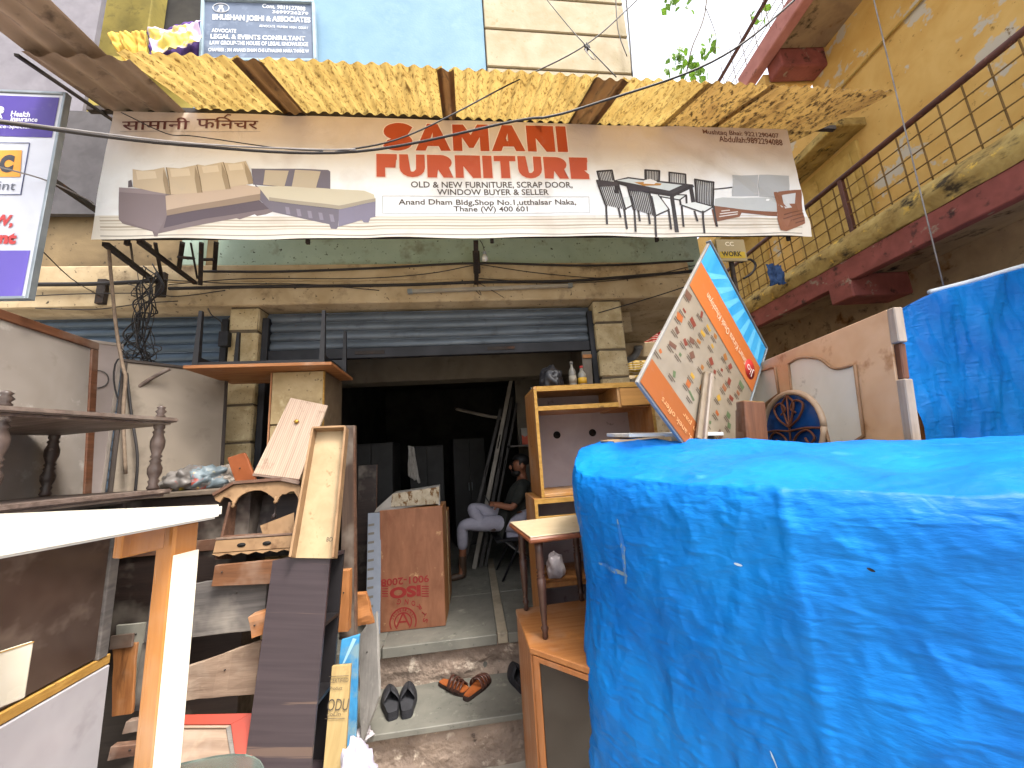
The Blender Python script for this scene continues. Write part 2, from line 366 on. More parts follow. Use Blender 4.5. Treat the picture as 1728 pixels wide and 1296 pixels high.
# ------------------------------------------------------------------ rolling shutters
def shutter(label, x0, x1, y, zb, zt, m, n_h=.082, bottom=True, guides=True):
    t = thing('rolling_shutter', label, 'shutter', FB((x0, y, zb)))
    W = x1-x0; prof = [(-.004, 0), (.010, .006), (.016, .028), (.012, .055), (-.002, .072), (-.010, .079), (-.004, .082)]
    bm = bmesh.new(); r0 = []
    for k in (0, 1): r0.append([bm.verts.new((W*k, -p[0], p[1]*n_h/.082)) for p in prof])
    for i in range(len(prof)-1): bm.faces.new((r0[0][i], r0[1][i], r0[1][i+1], r0[0][i+1]))
    first = fin(bm, 'slat', m, t, True); z = .09 if bottom else 0; first.location.z = z; z += n_h
    while z+zb < zt:
        c = first.copy(); COL.objects.link(c); c.location = (0, random.uniform(-.002, .002), z); z += n_h
    if bottom:
        box('bottom_bar', m_guide, (0, W, -.03, .02, 0, .088), t, .004)
        for q in (.3, .7): box('lock_plate', m_iron, (W*q-.12, W*q+.12, -.036, -.031, .03, .06), t, .001)
    if guides:
        for q in (-.02, W-.03): box('guide', m_guide, (q, q+.05, -.05, .04, -zb+.57, zt-zb), t, .003)
    return t
shutter('half raised blue-grey rolling shutter over the dark shop entrance', -1.65, 1.12, 3.12, 2.755, 3.12, m_shut)
shutter('closed blue-grey rolling shutter at left, behind tangled wires and leaning boards', -4.3, -1.95, 3.12, .6, 3.12, m_shutl, .075, True, True)

# ------------------------------------------------------------------ awnings of corrugated sheet
def sheet_mat(name, c1, c2, tr, **k): return mat(name, c1, c2, scale=5, st=(1.6, .5, 1), rough=.6, bump=.25, bscale=40, trans=tr, **k)
m_yel = sheet_mat('yellow_fibre_sheet', 'b09658', '997e45', .5, spots=('64491f', 55, .52, .12, (1.2, .3, 1)), spots2=('4a3516', 9, .60, .14, (2.2, .25, 1)))
m_yel2 = sheet_mat('dirty_yellow_fibre_sheet', 'a5854a', '87683a', .42, spots=('3d2a12', 38, .5, .12, (1.3, .4, 1)), spots2=('4a3417', 7, .56, .15, (2.0, .3, 1)))
m_brn = sheet_mat('brown_sheet', '6a4c2b', '4e351c', .3, spots=('2a1b0d', 12, .55, .15, (2, .5, 1)))
m_cem = mat('old_cement_sheet', '9a8571', '7f6c59', scale=4, st=(1.6, .5, 1), rough=.9, bump=.3, spots=('40332a', 8, .56, .2), spots2=('8f7a64', 20, .64, .1))
aw = thing('corrugated_awning', 'translucent yellow corrugated awning with darker sheets above the banner', 'awning')
PITCH = .078
def corr(x0, x1, m, yf, zf, yb, zb, lift=0, parent=None, amp=.012, pitch=PITCH, jag=.006, skew=0):
    n = max(8, int((x1-x0)/pitch*8)); sd_ = random.uniform(0, 50)
    def fn(u, v):
        x = x0+(x1-x0)*u; y = yf+(yb-yf)*v+(noise.noise(Vector((x*6, sd_, 0)))*jag if v == 0 else 0)
        return Vector((x+skew*v, y, zf+(zb-zf)*v+lift+amp*math.cos(2*math.pi*x/pitch)+noise.noise(Vector((x*1.3, y*2, sd_)))*.006))
    return grid('corrugated_sheet', m, fn, n, 10, parent)
xs = [atz(px, py, 4.1).x for px, py in ((212, 97), (396, 106), (446, 108), (737, 117), (766, 119), (1003, 128), (1062, 130), (1205, 138), (1306, 144), (1508, 153))]
mm_ = [m_yel, m_brn, m_yel, m_brn, m_yel, m_brn, m_yel, m_yel2, m_yel2]
for i, m in enumerate(mm_):
    dark = m is m_brn
    corr(xs[i]-(0 if dark else .03), xs[i+1]+(0 if dark else .03), m, 1.77+(.006 if dark else 0), 4.1, 2.96, 4.62, lift=-.003 if dark else .004+.003*(i % 3), parent=aw)
for i, x in enumerate((-1.2, .2, 1.6, 2.6)): box('rafter', m_iron, (x-.02, x+.02, .16, .8, -.02, .02), aw, .002, M=Matrix.Translation((0, 2.2, 4.235)) @ Matrix.Rotation(math.atan2(.52, 1.19), 4, 'X'))
a, b_ = at(150, 186, 2.34), at(1408, 218, 2.34)
bar('purlin', m_iron, a+V(0, 0, .005), b_+V(0, 0, .005), .035, .035, aw)
for px in (365, 620, 690, 800, 1110, 1305, 1375):
    p = at(px, 196+(px-620)*.03, 2.32); prism('bolt_hook', m_iron, [(-.012, -.012), (.012, -.012), (.016, .006), (.004, .016), (-.012, .008)], -.01, .01, aw, M=Matrix.Translation(p+V(0, -.03, .045)))
# the neighbouring awning of old brown sheets, upper left, in two overlapping layers
aw2 = thing('corrugated_awning', 'old brown cement sheet awning above the insurance sign at upper left', 'awning')
e0, e1 = atz(212, 97, 4.13), atz(0, 8, 4.13)
corr(atz(33, 88, 4.09).x, xs[0]+.02, m_cem, 1.80, 4.09, 2.62, 4.42, parent=aw2, amp=.017, pitch=.13, skew=-.15)
corr(-2.15, xs[0]-.02, m_cem, 1.10, 3.93, 1.92, 4.14, parent=aw2, amp=.017, pitch=.13, lift=.035, skew=-.1)
bar('edge_angle', m_iron, (atz(33, 88, 4.09).x-.02, 1.8, 4.08), (atz(33, 88, 4.09).x-.17, 2.6, 4.40), .02, .015, aw2)
# ------------------------------------------------------------------ right-hand yellow building with balconies
m_yw = mat('yellow_ochre_wall', 'cfac68', 'c49d57', scale=2.5, rough=.85, bump=.4, bscale=20, spots=('b9b2a4', 2.2, .60, .03), spots2=('6e5424', 12, .64, .1))
m_moss = mat('mossy_ledge', 'b09a5e', '8b7340', scale=5, rough=.95, bump=.8, bscale=25, bdist=.01, spots=('3a3020', 7, .54, .12, (1, .5, 1)), spots2=('c9a64a', 9, .6, .08))
m_red = mat('dull_red_paint', '8f4f48', '7a423c', scale=4, rough=.8, bump=.4, spots=('8d7c6c', 5, .62, .05, (1, .6, 1)), spots2=('3b2522', 6, .57, .12))
m_under = mat('sooty_concrete', 'a08a6c', '85705a', scale=3, rough=.95, bump=.5, spots=('7a5426', 3, .6, .12), spots2=('241d18', 6, .57, .15))
m_pinkp = mat('pink_paint', 'b9807a', 'a56c66', scale=3, rough=.85, bump=.4, spots=('6b4a40', 9, .6, .1))
m_pipe = mat('brown_painted_steel', '5c3830', '472b26', scale=6, rough=.55, metal=.2, spots=('7c5140', 20, .62, .1))
m_mesh = mat('rusty_mesh_steel', '7d6236', '654d29', rough=.8, metal=.2)
m_door = mat('pale_yellow_shutter_paint', 'c0a25c', 'ab8d4a', scale=5, rough=.75, bump=.3, spots=('7b6533', 12, .62, .1))
BA = 4.53                                                # the building runs back, turned a little from the shop's depth axis
MB = Matrix.Rotation(R(-BA), 4, 'Z')                     # local: x across, y along the balcony
yb = thing('yellow_building', 'peeling ochre yellow building with a long railed balcony at the right', 'building', MB)
K = 4.2
Y0, Y1 = -1.0, 7.4
box('wall', m_yw, (5.05, 5.4, Y0, 9, 3.7, 6.7), yb, 0); box('upper_wall', m_yw, (5.05, 5.4, Y0, 4.55, 6.7, 12), yb, 0)
wl = box('wall_pilaster', m_yw, (4.96, 5.06, 1.2, 2.15, 4.2, 12), yb, .01)
box('balcony_slab', m_moss, (K+.02, 5.06, Y0, Y1, 3.885, 4.12), yb, .02)
nb = 60
grid('ledge', m_moss, lambda u, v: Vector((K-.02-.05*math.sin(v*math.pi)+.02*noise.noise(Vector((u*30, v*3, 0))), Y0+(Y1-Y0)*u, 3.88+.27*v+.02*noise.noise(Vector((u*25, 3, 0))))), 120, 8, yb)
box('red_band', m_red, (K-.012, K+.10, Y0, Y1+.1, 3.62, 3.88), yb, .01)
box('balcony_underside', m_under, (K+.1, 5.06, Y0, Y1+.1, 3.7, 3.882), yb, 0)
for yy in (.6, 3.9): box('bracket_beam', m_red, (K-.02, 5.05, yy, yy+.3, 3.42, 3.70), yb, .015)
box('lower_wall', m_under, (4.9, 5.05, Y0, 9, 0, 3.7), yb, 0)
box('wall_end', m_moss, (4.3, 5.06, 7.42, 7.6, 0, 5.0), yb, .01)
# rail, posts, square mesh
tube('handrail', m_pipe, [(K+.06, Y0, 4.87), (K+.06, 3.8, 4.87), (K+.06, Y1, 4.87)], .032, yb, 10, n=1)
for yy in (.1, 3.8, 7.3): box('rail_post', m_pipe, (K+.035, K+.085, yy-.025, yy+.025, 4.1, 4.86), yb, .004)
v0 = bmesh.new(); add_tube(v0, [(0, 0, 4.1), (0, 0, 4.85)], .0075, 5); mv = bpy.data.meshes.new('mesh_bar'); v0.to_mesh(mv); v0.free(); mv.materials.append(m_mesh)
yy = Y0+.1
while yy < Y1:
    o = bpy.data.objects.new('mesh_bar', mv); COL.objects.link(o); o.parent = yb; o.location = (K+.06, yy, 0); yy += .185
for z in (4.22, 4.38, 4.54, 4.70): tube('mesh_wire', m_mesh, [(K+.05, Y0, z), (K+.05, Y1, z)], .0075, yb, 5, n=1)
# shuttered windows behind the balcony
def wshut(y0, y1, z0, z1):
    f = box('window', m_door, (5.0, 5.05, y0, y1, z0, z1), yb, .006)
    n = 2; wd = (y1-y0-.08)/n
    for i in range(n):
        a0 = y0+.04+i*wd
        for zz in (0, .5): box('panel', m_door, (4.975, 4.999, a0+.06, a0+wd-.06, z0+.12+zz*(z1-z0-.12), z0+(zz+.5)*(z1-z0-.12)), f, .01)
    box('sunshade', m_moss, (4.62, 5.05, y0-.15, y1+.15, z1+.08, z1+.2), yb, .012)
wshut(4.15, 5.3, 4.14, 5.75); wshut(6.0, 7.1, 4.14, 5.75)
# upper balcony
box('upper_slab', m_under, (K+.16, 5.06, 0.2, 4.25, 7.40, 7.58), yb, .01)
box('upper_fascia', m_pinkp, (K, K+.155, 0.2, 4.9, 7.36, 7.66), yb, .015)
box('upper_end_beam', m_red, (K+.16, 5.06, 4.26, 4.52, 7.12, 7.5), yb, .02)
box('upper_ledge', m_yw, (K+.1, 5.06, 4.53, 4.9, 7.1, 7.3), yb, .01)
tube('upper_handrail', m_pipe, [(K+.05, .2, 8.16), (K+.05, 5.6, 8.16)], .03, yb, 8, n=1)
for i in range(20):
    o = bpy.data.objects.new('mesh_bar', mv); COL.objects.link(o); o.parent = yb; o.location = (K+.05, .3+i*.26, 7.62-4.1); o.scale = (.7, .7, 1)
    if i % 1 == 0: o.scale.z = 1; o.location.z = 7.62-4.1
for z in (7.8, 7.95): tube('mesh_wire', m_mesh, [(K+.05, .2, z), (K+.05, 5.5, z)], .006, yb, 5, n=1)
tube('wall_conduit', m_door, [(5.02, 1.5, 6.62), (5.02, 4.6, 6.6)], .018, yb, 6, n=1)
tube('hanging_cord', m_wireg, [(K-.12, 2.75, 8.6), (K-.1, 2.9, 6.2), (K-.14, 3.0, 3.0)], .006, yb, 5)
# bent cable ends and a blue cloth on the balcony edge
tube('cable_loop', m_wire, [at(1255, 470, 4.0), at(1268, 462, 4.0), at(1275, 448, 4.0), at(1266, 438, 4.0), at(1250, 443, 4.0)], .014, None); tag(COL.objects[-1] if False else bpy.data.objects['cable_loop'], 'thick black cable loop hanging beside the balcony mesh', 'cable')
m_cloth_b = mat('faded_blue_cloth', '2f4a73', '243a5c', scale=9, rough=.9, bump=.5, bscale=18)
def rag(name, label, pts, m, thick=.03, seed=0, cat='cloth', group=None):
    """a crumpled cloth: a closed wrinkled sheet through four corner points"""
    a, b_, c, d = [Vector(p) for p in pts]; nrm = (b_-a).cross(d-a).normalized()
    def fn(u, v):
        s = math.sin(math.pi*u)*math.sin(math.pi*v)
        p = (a*(1-u)+b_*u)*(1-v)+(d*(1-u)+c*u)*v
        w_ = noise.noise(Vector((u*4+seed, v*2.2, seed)))+.5*noise.noise(Vector((u*11+seed, v*6, seed)))
        return p+nrm*(thick*w_)+Vector((0, 0, -.02*noise.noise(Vector((u*5, seed, 0)))*v))
    o = grid(name, m, fn, 36, 24); md = o.modifiers.new('thickness', 'SOLIDIFY'); md.thickness = .004
    return tag(o, label, cat, group)
rag('cloth', 'faded blue cloth hung on the balcony edge at the mesh corner', [at(1292, 445, 4.3), at(1318, 448, 4.3), at(1326, 478, 4.25), at(1300, 482, 4.25)], m_cloth_b, .05, 3)
# ------------------------------------------------------------------ far side of the passage: heaped goods in the gap
for i, (px, py, c, w_, h_) in enumerate(((1075, 620, 'c9a33a', .5, .22), (1085, 598, 'b98f2e', .45, .2), (1100, 578, 'c23b34', .5, .25), (1068, 652, 'd9d2c4', .5, .22), (1120, 560, 'b0302c', .4, .22), (1095, 640, 'd6b548', .5, .25), (1082, 578, 'b8aacb', .35, .2))):
    p = at(px, py, 5.6+.1*i); m = mat('sack_'+c, c, tuple(x*.7 for x in rgb(c)), scale=10, rough=.8, bump=.5, bscale=20, wave=('e8e0cf', 8, 'Z', .25))
    t = thing('fabric_bale', ('yellow', 'ochre', 'red', 'white', 'dark red', 'bright yellow', 'lilac')[i]+' striped cloth bale hung in the narrow gap beside the pillar', 'fabric', FB(p-V(0, 0, h_/2), yaw=20*i))
    o = box('bale', m, (-w_/2, w_/2, -.15, .15, 0, h_), t, .05); wob(o, .03, 6, i)
    for q in (-.25, 0, .25): box('fold', m, (w_*q-.02, w_*q+.02, -.165, -.14, .02, h_-.02), t, .008)
a, b_, c = at(1214, 440, 3.4), at(1262, 440, 3.4), at(1214, 404, 3.4); Mn, nw, nh = F3(a, b_, c)
t = thing('notice_board', 'small cream and yellow notice board behind the poster top, under the banner corner', 'sign', Mn); box('board', ink('9a8c6a'), (0, nw, 0, .02, 0, nh), t, .002)
prism('yellow_strip', ink('b59a2c'), [(.02, .03), (nw-.02, .03), (nw-.02, nh*.42), (.02, nh*.42)], -.002, -.002, t); text(t, 'lettering', 'WORK', ink('2a261c'), .04, .05, nw*.7, nh*.24, -.004, .03); text(t, 'lettering', 'CC', ink('e0d8c0'), nw*.3, nh*.68, nw*.3, nh*.2, -.004, .02)
bar('post', m_iron, (nw*.5, .04, -1.2), (nw*.5, .04, nh), .04, .03, t)
p = at(1066, 604, 4.4); t = thing('drain_pipe', 'grey pipe bend sticking out beside the stone pillar', 'pipe', FB(p))
tube('pipe', mat('grey_plastic', '8e9296', '7a7e82', rough=.5), [(-.1, .1, -.02), (0, 0, .0), (.06, -.02, .05), (.09, -.03, .14)], .045, t, 12)
lathe('collar', mat('grey_plastic', '8e9296'), [(.05, -.02), (.056, -.02), (.056, .02), (.05, .02)], t, M=Matrix.Translation((.09, -.03, .12)))
# ------------------------------------------------------------------ the banner
M, BW, BH = F3((157, 406, 2.3), (1369, 399, 2.3), (193, 189, 2.3))
bn = thing('shop_banner', 'long white printed furniture shop banner with red lettering under the awning', 'banner', M)
def bfold(x, z):
    """folds of the flex sheet, in metres towards the street (negative y)"""
    s = noise.noise(Vector((x*.8, z*1.5, 2)))*.012
    s += .006*noise.noise(Vector((x*3+z*3.5, z*.8-x*.3, 5)))
    q = (x-(BW-.75))*.55+(z-.62)*.9
    if x > BW-1.6: s += .010*math.sin(q*26)*max(0, 1-abs(q)*3)*min(1, (x-BW+1.6))
    q2 = (x-1.35)*.75+(z-.5)*.42; s += .007*math.exp(-(q2*14)**2)
    s += .010*math.sin(x*9)*math.exp(-((z-.03)*14)**2)*.6
    return s-.012
mb = bpy.data.materials.new('banner_print'); mb.use_nodes = True          # printed backdrop: grey room wall above, white below
t_ = mb.node_tree; b = t_.nodes['Principled BSDF']; b.inputs['Roughness'].default_value = .42; b.inputs['Specular IOR Level'].default_value = .35
tc = t_.nodes.new('ShaderNodeTexCoord'); sx = t_.nodes.new('ShaderNodeSeparateXYZ'); t_.links.new(tc.outputs['Object'], sx.inputs[0])
mr = t_.nodes.new('ShaderNodeMapRange'); mr.inputs['From Max'].default_value = BH; t_.links.new(sx.outputs['Z'], mr.inputs['Value'])
cr = t_.nodes.new('ShaderNodeValToRGB'); e = cr.color_ramp.elements
e[0].position = 0; e[0].color = (*rgb('d6d1c6'), 1); e[1].position = 1; e[1].color = (*rgb('c4b3a5'), 1)
for p_, c in ((.168, 'd4cfc4'), (.175, 'e6eaee'), (.45, 'e6eaec'), (.62, 'd8d5d0'), (.8, 'c8baae')):
    k = e.new(p_); k.color = (*rgb(c), 1)
t_.links.new(mr.outputs[0], cr.inputs['Fac'])
ns = t_.nodes.new('ShaderNodeTexNoise'); ns.inputs['Scale'].default_value = 3; ns.inputs['Detail'].default_value = 8; t_.links.new(tc.outputs['Object'], ns.inputs['Vector'])
r2 = t_.nodes.new('ShaderNodeValToRGB'); r2.color_ramp.elements[0].position = .52; r2.color_ramp.elements[1].position = .78; t_.links.new(ns.outputs['Fac'], r2.inputs['Fac'])
mx = t_.nodes.new('ShaderNodeMix'); mx.data_type = 'RGBA'; mx.inputs['B'].default_value = (*rgb('a58f7c'), 1)
mh = t_.nodes.new('ShaderNodeMath'); mh.operation = 'MULTIPLY'; mh.inputs[1].default_value = .5; t_.links.new(r2.outputs[0], mh.inputs[0])
t_.links.new(mh.outputs[0], mx.inputs['Factor']); t_.links.new(cr.outputs[0], mx.inputs['A']); t_.links.new(mx.outputs['Result'], b.inputs['Base Color'])
n3 = t_.nodes.new('ShaderNodeTexNoise'); n3.inputs['Scale'].default_value = 6; n3.inputs['Detail'].default_value = 4; n3.inputs['Distortion'].default_value = 1.5
t_.links.new(tc.outputs['Object'], n3.inputs['Vector']); bp = t_.nodes.new('ShaderNodeBump'); bp.inputs['Strength'].default_value = .5; bp.inputs['Distance'].default_value = .014
t_.links.new(n3.outputs['Fac'], bp.inputs['Height']); t_.links.new(bp.outputs[0], b.inputs['Normal'])
def edge(u, v):
    x = BW*u; z = BH*v
    ta, ba = on(M, 193+(1325-193)*u, 189+(222-189)*u)[1], on(M, 157+(1369-157)*u, 406-7*u)[1]
    l, r_ = on(M, 193, 189)[0]*v+on(M, 157, 406)[0]*(1-v), on(M, 1325, 222)[0]*v+on(M, 1369, 399)[0]*(1-v)
    x = l+(r_-l)*u; z = ba+(ta-ba)*v+.006*math.sin(u*23)*(1-v)-.012*math.sin(math.pi*u)*v*0
    return Vector((x, bfold(x, z), z))
sh = grid('flex_sheet', mb, edge, 160, 40, bn)
for z in (.02, BH-.03): box('frame_rail', m_iron, (.02, BW-.03, .012, .035, z, z+.025), bn, .002)
for q in (.03, .25, .5, .75, .97): box('frame_upright', m_iron, (BW*q-.012, BW*q+.012, .036, .058, -.004, BH+.02), bn, .002)
Lx = lambda f, *p: [f(*q) for q in p]
c8 = lambda x, y: (200+x/3.757, 180+y/3.757)
c4 = lambda x, y: (990+x/4.431, 200+y/4.431)
c3 = lambda x, y: (600+x/4.114, 180+y/4.114)
PRT = []; _lay = [0]
def art(name, col, pts, f, lay=1): o = ppoly(bn, M, name, ink(col), [f(*p) for p in pts], -.0008-.0006*lay); PRT.append(o); return o
def stroke(name, col, pts, f, wpx, lay=2):                       # printed line of a given width (crop pixels)
    P = [on(M, *f(*p)) for p in pts]; k = abs(on(M, *f(wpx, 100))[0]-on(M, *f(0, 100))[0])/2
    bm = bmesh.new(); y = -.0008-.0006*lay
    for (ax, az), (bx, bz) in zip(P, P[1:]):
        d = Vector((bx-ax, bz-az)); n_ = Vector((-d.y, d.x)).normalized()*k; e_ = d.normalized()*k*.5
        bm.faces.new([bm.verts.new(v) for v in ((ax-e_.x+n_.x, y, az-e_.y+n_.y), (ax-e_.x-n_.x, y, az-e_.y-n_.y), (bx+e_.x-n_.x, y, bz+e_.y-n_.y), (bx+e_.x+n_.x, y, bz+e_.y+n_.y))])
    o = fin(bm, name, ink(col), bn); PRT.append(o); return o
# floor lines
for i, (yy, c, h_) in enumerate(((369, 'b7afa0', 1.2), (374, 'a79d8c', 2), (379, 'bcb4a6', 1.2), (384, 'a59a88', 2.2), (389, 'b5ac9c', 1.5), (399, '8f8b84', 1.6))):
    art('floor_line', c, [(172, yy), (1352, yy-5), (1352, yy-5+h_), (172, yy+h_)], lambda x, y: (x, y), 0)
# corner sofa print
DK, DK2, BG, BG2 = '766a6c', '6b6672', 'bfae94', 'c2bba6'
art('sofa_base', DK, [(320, 690), (880, 590), (985, 672), (940, 690), (885, 700), (870, 690), (800, 710), (775, 722), (755, 715), (265, 815), (262, 832), (240, 832), (228, 800), (60, 735), (55, 755), (40, 750), (18, 725), (22, 526), (315, 546)], c8, 1)
art('sofa_arm', '7c7073', [(22, 526), (315, 546), (320, 700), (262, 812), (228, 795), (18, 725)], c8, 2)
art('sofa_arm_top', '5d5559', [(80, 485), (100, 478), (108, 522), (78, 526)], c8, 2)
art('sofa_seat', 'b9a592', [(315, 580), (500, 548), (790, 500), (905, 520), (905, 598), (320, 700)], c8, 3)
art('sofa_base', DK2, [(870, 500), (900, 598), (975, 672), (1340, 752), (1350, 780), (1385, 782), (1395, 768), (1405, 650), (1000, 590)], c8, 1)
art('sofa_base', '7b778a', [(1400, 650), (1632, 602), (1632, 705), (1600, 712), (1588, 740), (1556, 738), (1545, 722), (1398, 768)], c8, 2)
art('sofa_seat', BG2, [(890, 512), (1050, 508), (1560, 538), (1620, 562), (1632, 606), (1402, 656), (960, 602)], c8, 3)
art('sofa_back', DK2, [(848, 400), (1330, 404), (1344, 414), (1345, 532), (860, 502)], c8, 2)
for q in ([(935, 410), (1085, 415), (1055, 512), (922, 502)], [(1125, 410), (1285, 416), (1255, 525), (1102, 512)]): art('sofa_pillow', 'b3a690', q, c8, 4)
for q in ([(108, 412), (170, 422), (240, 414), (305, 398), (330, 480), (345, 572), (230, 552), (112, 524)], [(315, 398), (400, 404), (450, 398), (505, 384), (528, 470), (540, 556), (350, 572), (335, 480)],
          [(512, 380), (560, 388), (620, 380), (672, 364), (700, 450), (718, 532), (545, 550), (530, 470)], [(680, 368), (740, 370), (815, 354), (848, 430), (862, 496), (720, 520), (703, 450)]): art('sofa_cushion', BG, q, c8, 4)
for q in ([(318, 400), (336, 480), (347, 572)], [(510, 384), (529, 470), (542, 556)], [(676, 366), (702, 450), (718, 530)]): stroke('cushion_seam', '7d6c52', q, c8, 6, 5)
art('seat_shade', '8f7d6c', [(320, 668), (620, 612), (905, 560), (905, 600), (320, 702)], c8, 4); art('seat_shade', '9c9484', [(960, 580), (1400, 632), (1632, 586), (1632, 606), (1402, 656), (960, 602)], c8, 4)
for q in ([(300, 410), (330, 480), (345, 572), (318, 568), (300, 480)], [(498, 390), (528, 470), (540, 556), (512, 560), (496, 470)], [(664, 370), (700, 450), (718, 532), (690, 536), (668, 450)], [(805, 362), (848, 430), (862, 496), (832, 500), (812, 430)]): art('cushion_shade', '98866c', q, c8, 5)
for q in ([(130, 425), (250, 425), (262, 470), (140, 480)], [(340, 410), (460, 405), (470, 450), (352, 460)], [(540, 395), (640, 385), (650, 425), (552, 435)], [(705, 378), (790, 370), (802, 408), (715, 418)]): art('cushion_light', 'd0c1a8', q, c8, 5)
art('arm_light', '8d8184', [(22, 526), (315, 546), (316, 575), (24, 556)], c8, 3); art('base_shade', '5a5058', [(320, 702), (900, 600), (960, 655), (560, 722), (300, 780)], c8, 2)
for k in range(5): art('base_sheen', '837e8c', [(1060+k*70, 640+k*12), (1085+k*70, 643+k*12), (1095+k*70, 690+k*12), (1070+k*70, 688+k*12)], c8, 3)
# dining set print
BK = '2e2a2e'
art('table_top', '3b383d', [(205, 470), (305, 445), (785, 505), (640, 572), (440, 545)], c4, 3)
art('table_glass', 'c3cdd0', [(222, 472), (308, 457), (705, 508), (612, 548)], c4, 4)
art('table_runner', 'b07f3f', [(350, 485), (440, 482), (555, 495), (545, 508), (420, 512)], c4, 5)
art('table_cloth', 'dcdcda', [(425, 470), (470, 460), (520, 480), (500, 500), (420, 495)], c4, 6)
stroke('table_apron', BK, [(205, 480), (440, 553), (640, 582), (785, 515)], c4, 22, 3)
for q in ([(630, 575), (668, 850)], [(768, 515), (790, 630)], [(215, 480), (222, 560)]): stroke('table_leg', BK, q, c4, 30, 3)
def pchair(back, seat, legs, nb_, lay):
    (ax, ay), (bx, by), (cx, cy), (dx, dy) = back
    if seat: art('chair_seat', 'd5dcdc', seat, c4, lay)
    stroke('chair_back', BK, [(dx, dy), (ax, ay), (bx, by), (cx, cy)], c4, 13, lay+1)
    for i in range(1, nb_):
        u = i/nb_; stroke('chair_slat', BK, [(ax+(bx-ax)*u, ay+(by-ay)*u), (dx+(cx-dx)*u, dy+(cy-dy)*u)], c4, 7, lay+1)
    if seat: stroke('chair_rail', BK, seat[1:]+seat[:1], c4, 9, lay+1)
    for q in legs: stroke('chair_leg', BK, q, c4, 15, lay+1)
pchair([(75, 403), (185, 395), (200, 470), (95, 475)], None, [], 9, 1)
pchair([(432, 393), (538, 402), (536, 475), (434, 462)], None, [], 9, 1)
pchair([(610, 413), (732, 426), (732, 495), (612, 482)], [(545, 590), (640, 575), (740, 580), (690, 615)], [[(548, 590), (556, 650)], [(692, 615), (698, 650)], [(738, 585), (742, 640)]], 9, 1)
pchair([(800, 465), (940, 487), (935, 660), (812, 632)], [(692, 650), (810, 632), (938, 668), (865, 710)], [[(705, 665), (716, 815)], [(862, 700), (870, 865)], [(938, 660), (968, 812)], [(800, 700), (822, 772)]], 10, 5)
pchair([(72, 472), (228, 490), (285, 690), (135, 655)], [(262, 600), (325, 590), (340, 655), (285, 685)], [[(140, 660), (145, 800)], [(275, 690), (292, 835)], [(232, 680), (246, 748)]], 10, 5)
pchair([(295, 503), (455, 525), (500, 735), (345, 690)], [(480, 590), (530, 580), (610, 690), (510, 735)], [[(350, 690), (358, 855)], [(505, 735), (513, 890)], [(605, 690), (625, 832)], [(455, 720), (466, 795)], [(380, 700), (390, 775)]], 11, 6)
art('chair_crest', '3d383d', [(66, 470), (222, 486), (232, 512), (80, 520)], c4, 8); art('chair_crest', '35313a', [(290, 500), (452, 522), (464, 560), (310, 550)], c4, 9)
# wooden sofa print
art('sofa_seat', 'b4babc', [(950, 610), (1010, 598), (1500, 606), (1535, 615), (1535, 690), (1410, 700), (1150, 688), (950, 662)], c4, 2)
for q in ([(1076, 434), (1268, 436), (1270, 592), (1080, 586)], [(1274, 436), (1500, 438), (1505, 606), (1276, 596)]): art('sofa_cushion', 'a9aeb2', q, c4, 3)
WB = '7a4f3a'
art('sofa_frame', WB, [(940, 660), (1140, 686), (1415, 704), (1418, 735), (1150, 712), (1135, 742), (970, 775), (940, 740)], c4, 3)
for q in ([(990, 720), (1120, 706)], [(985, 740), (1118, 722)], [(1000, 700), (1060, 694)]): stroke('sofa_gap', 'cfccc8', q, c4, 7, 4)
stroke('sofa_leg', WB, [(935, 690), (965, 810)], c4, 16, 3); stroke('sofa_arm', BK, [(945, 536), (1075, 526)], c4, 9, 3)
art('sofa_arm_frame', '84563f', [(1392, 556), (1590, 543), (1618, 795), (1480, 852), (1435, 845)], c4, 5)
art('sofa_gap', 'c2c6c9', [(1452, 578), (1548, 568), (1552, 668), (1468, 685)], c4, 6)
for k in range(4): stroke('sofa_slat', '5f3a2a', [(1465, 728+k*28), (1608, 690+k*28)], c4, 8, 6)
# lettering
RD = '9c3a1c'
def put(name, body, m, l, r_, cap, bold=0, lay=3): PRT.append(ptext(bn, M, name, body, m, l, r_, cap, -.0008-.0006*lay, bold))
def heavy(name, body, l, r_, cap):                    # extra bold letters with a white outline, letter by letter spacing as printed
    put(name+'_outline', body, ink('e4d6cd'), (l[0]-2, l[1]+2), (r_[0]+2.5, r_[1]+2), cap+4, .075, 2)
    pass
def arc(cx, cz, rx, rz, a0, a1, n=8): return [(cx+rx*math.cos(R(a0+(a1-a0)*i/n)), cz+rz*math.sin(R(a0+(a1-a0)*i/n))) for i in range(n+1)]
def s_shape():                                        # heavy S: a thick band along its spine
    sp_ = [v for v in spline([(.92, .74, 0), (.72, .85, 0), (.45, .87, 0), (.2, .77, 0), (.2, .6, 0), (.5, .5, 0), (.8, .4, 0), (.8, .23, 0), (.55, .13, 0), (.28, .15, 0), (.07, .27, 0)], 4)]; l_, r_ = [], []
    for i, v in enumerate(sp_):
        d = (sp_[min(i+1, len(sp_)-1)]-sp_[max(i-1, 0)]).normalized(); n_ = Vector((-d.y, d.x, 0)); kx, kz = .155, .135
        l_.append((v.x+n_.x*kx, v.y+n_.y*kz)); r_.append((v.x-n_.x*kx, v.y-n_.y*kz))
    return l_+r_[::-1]
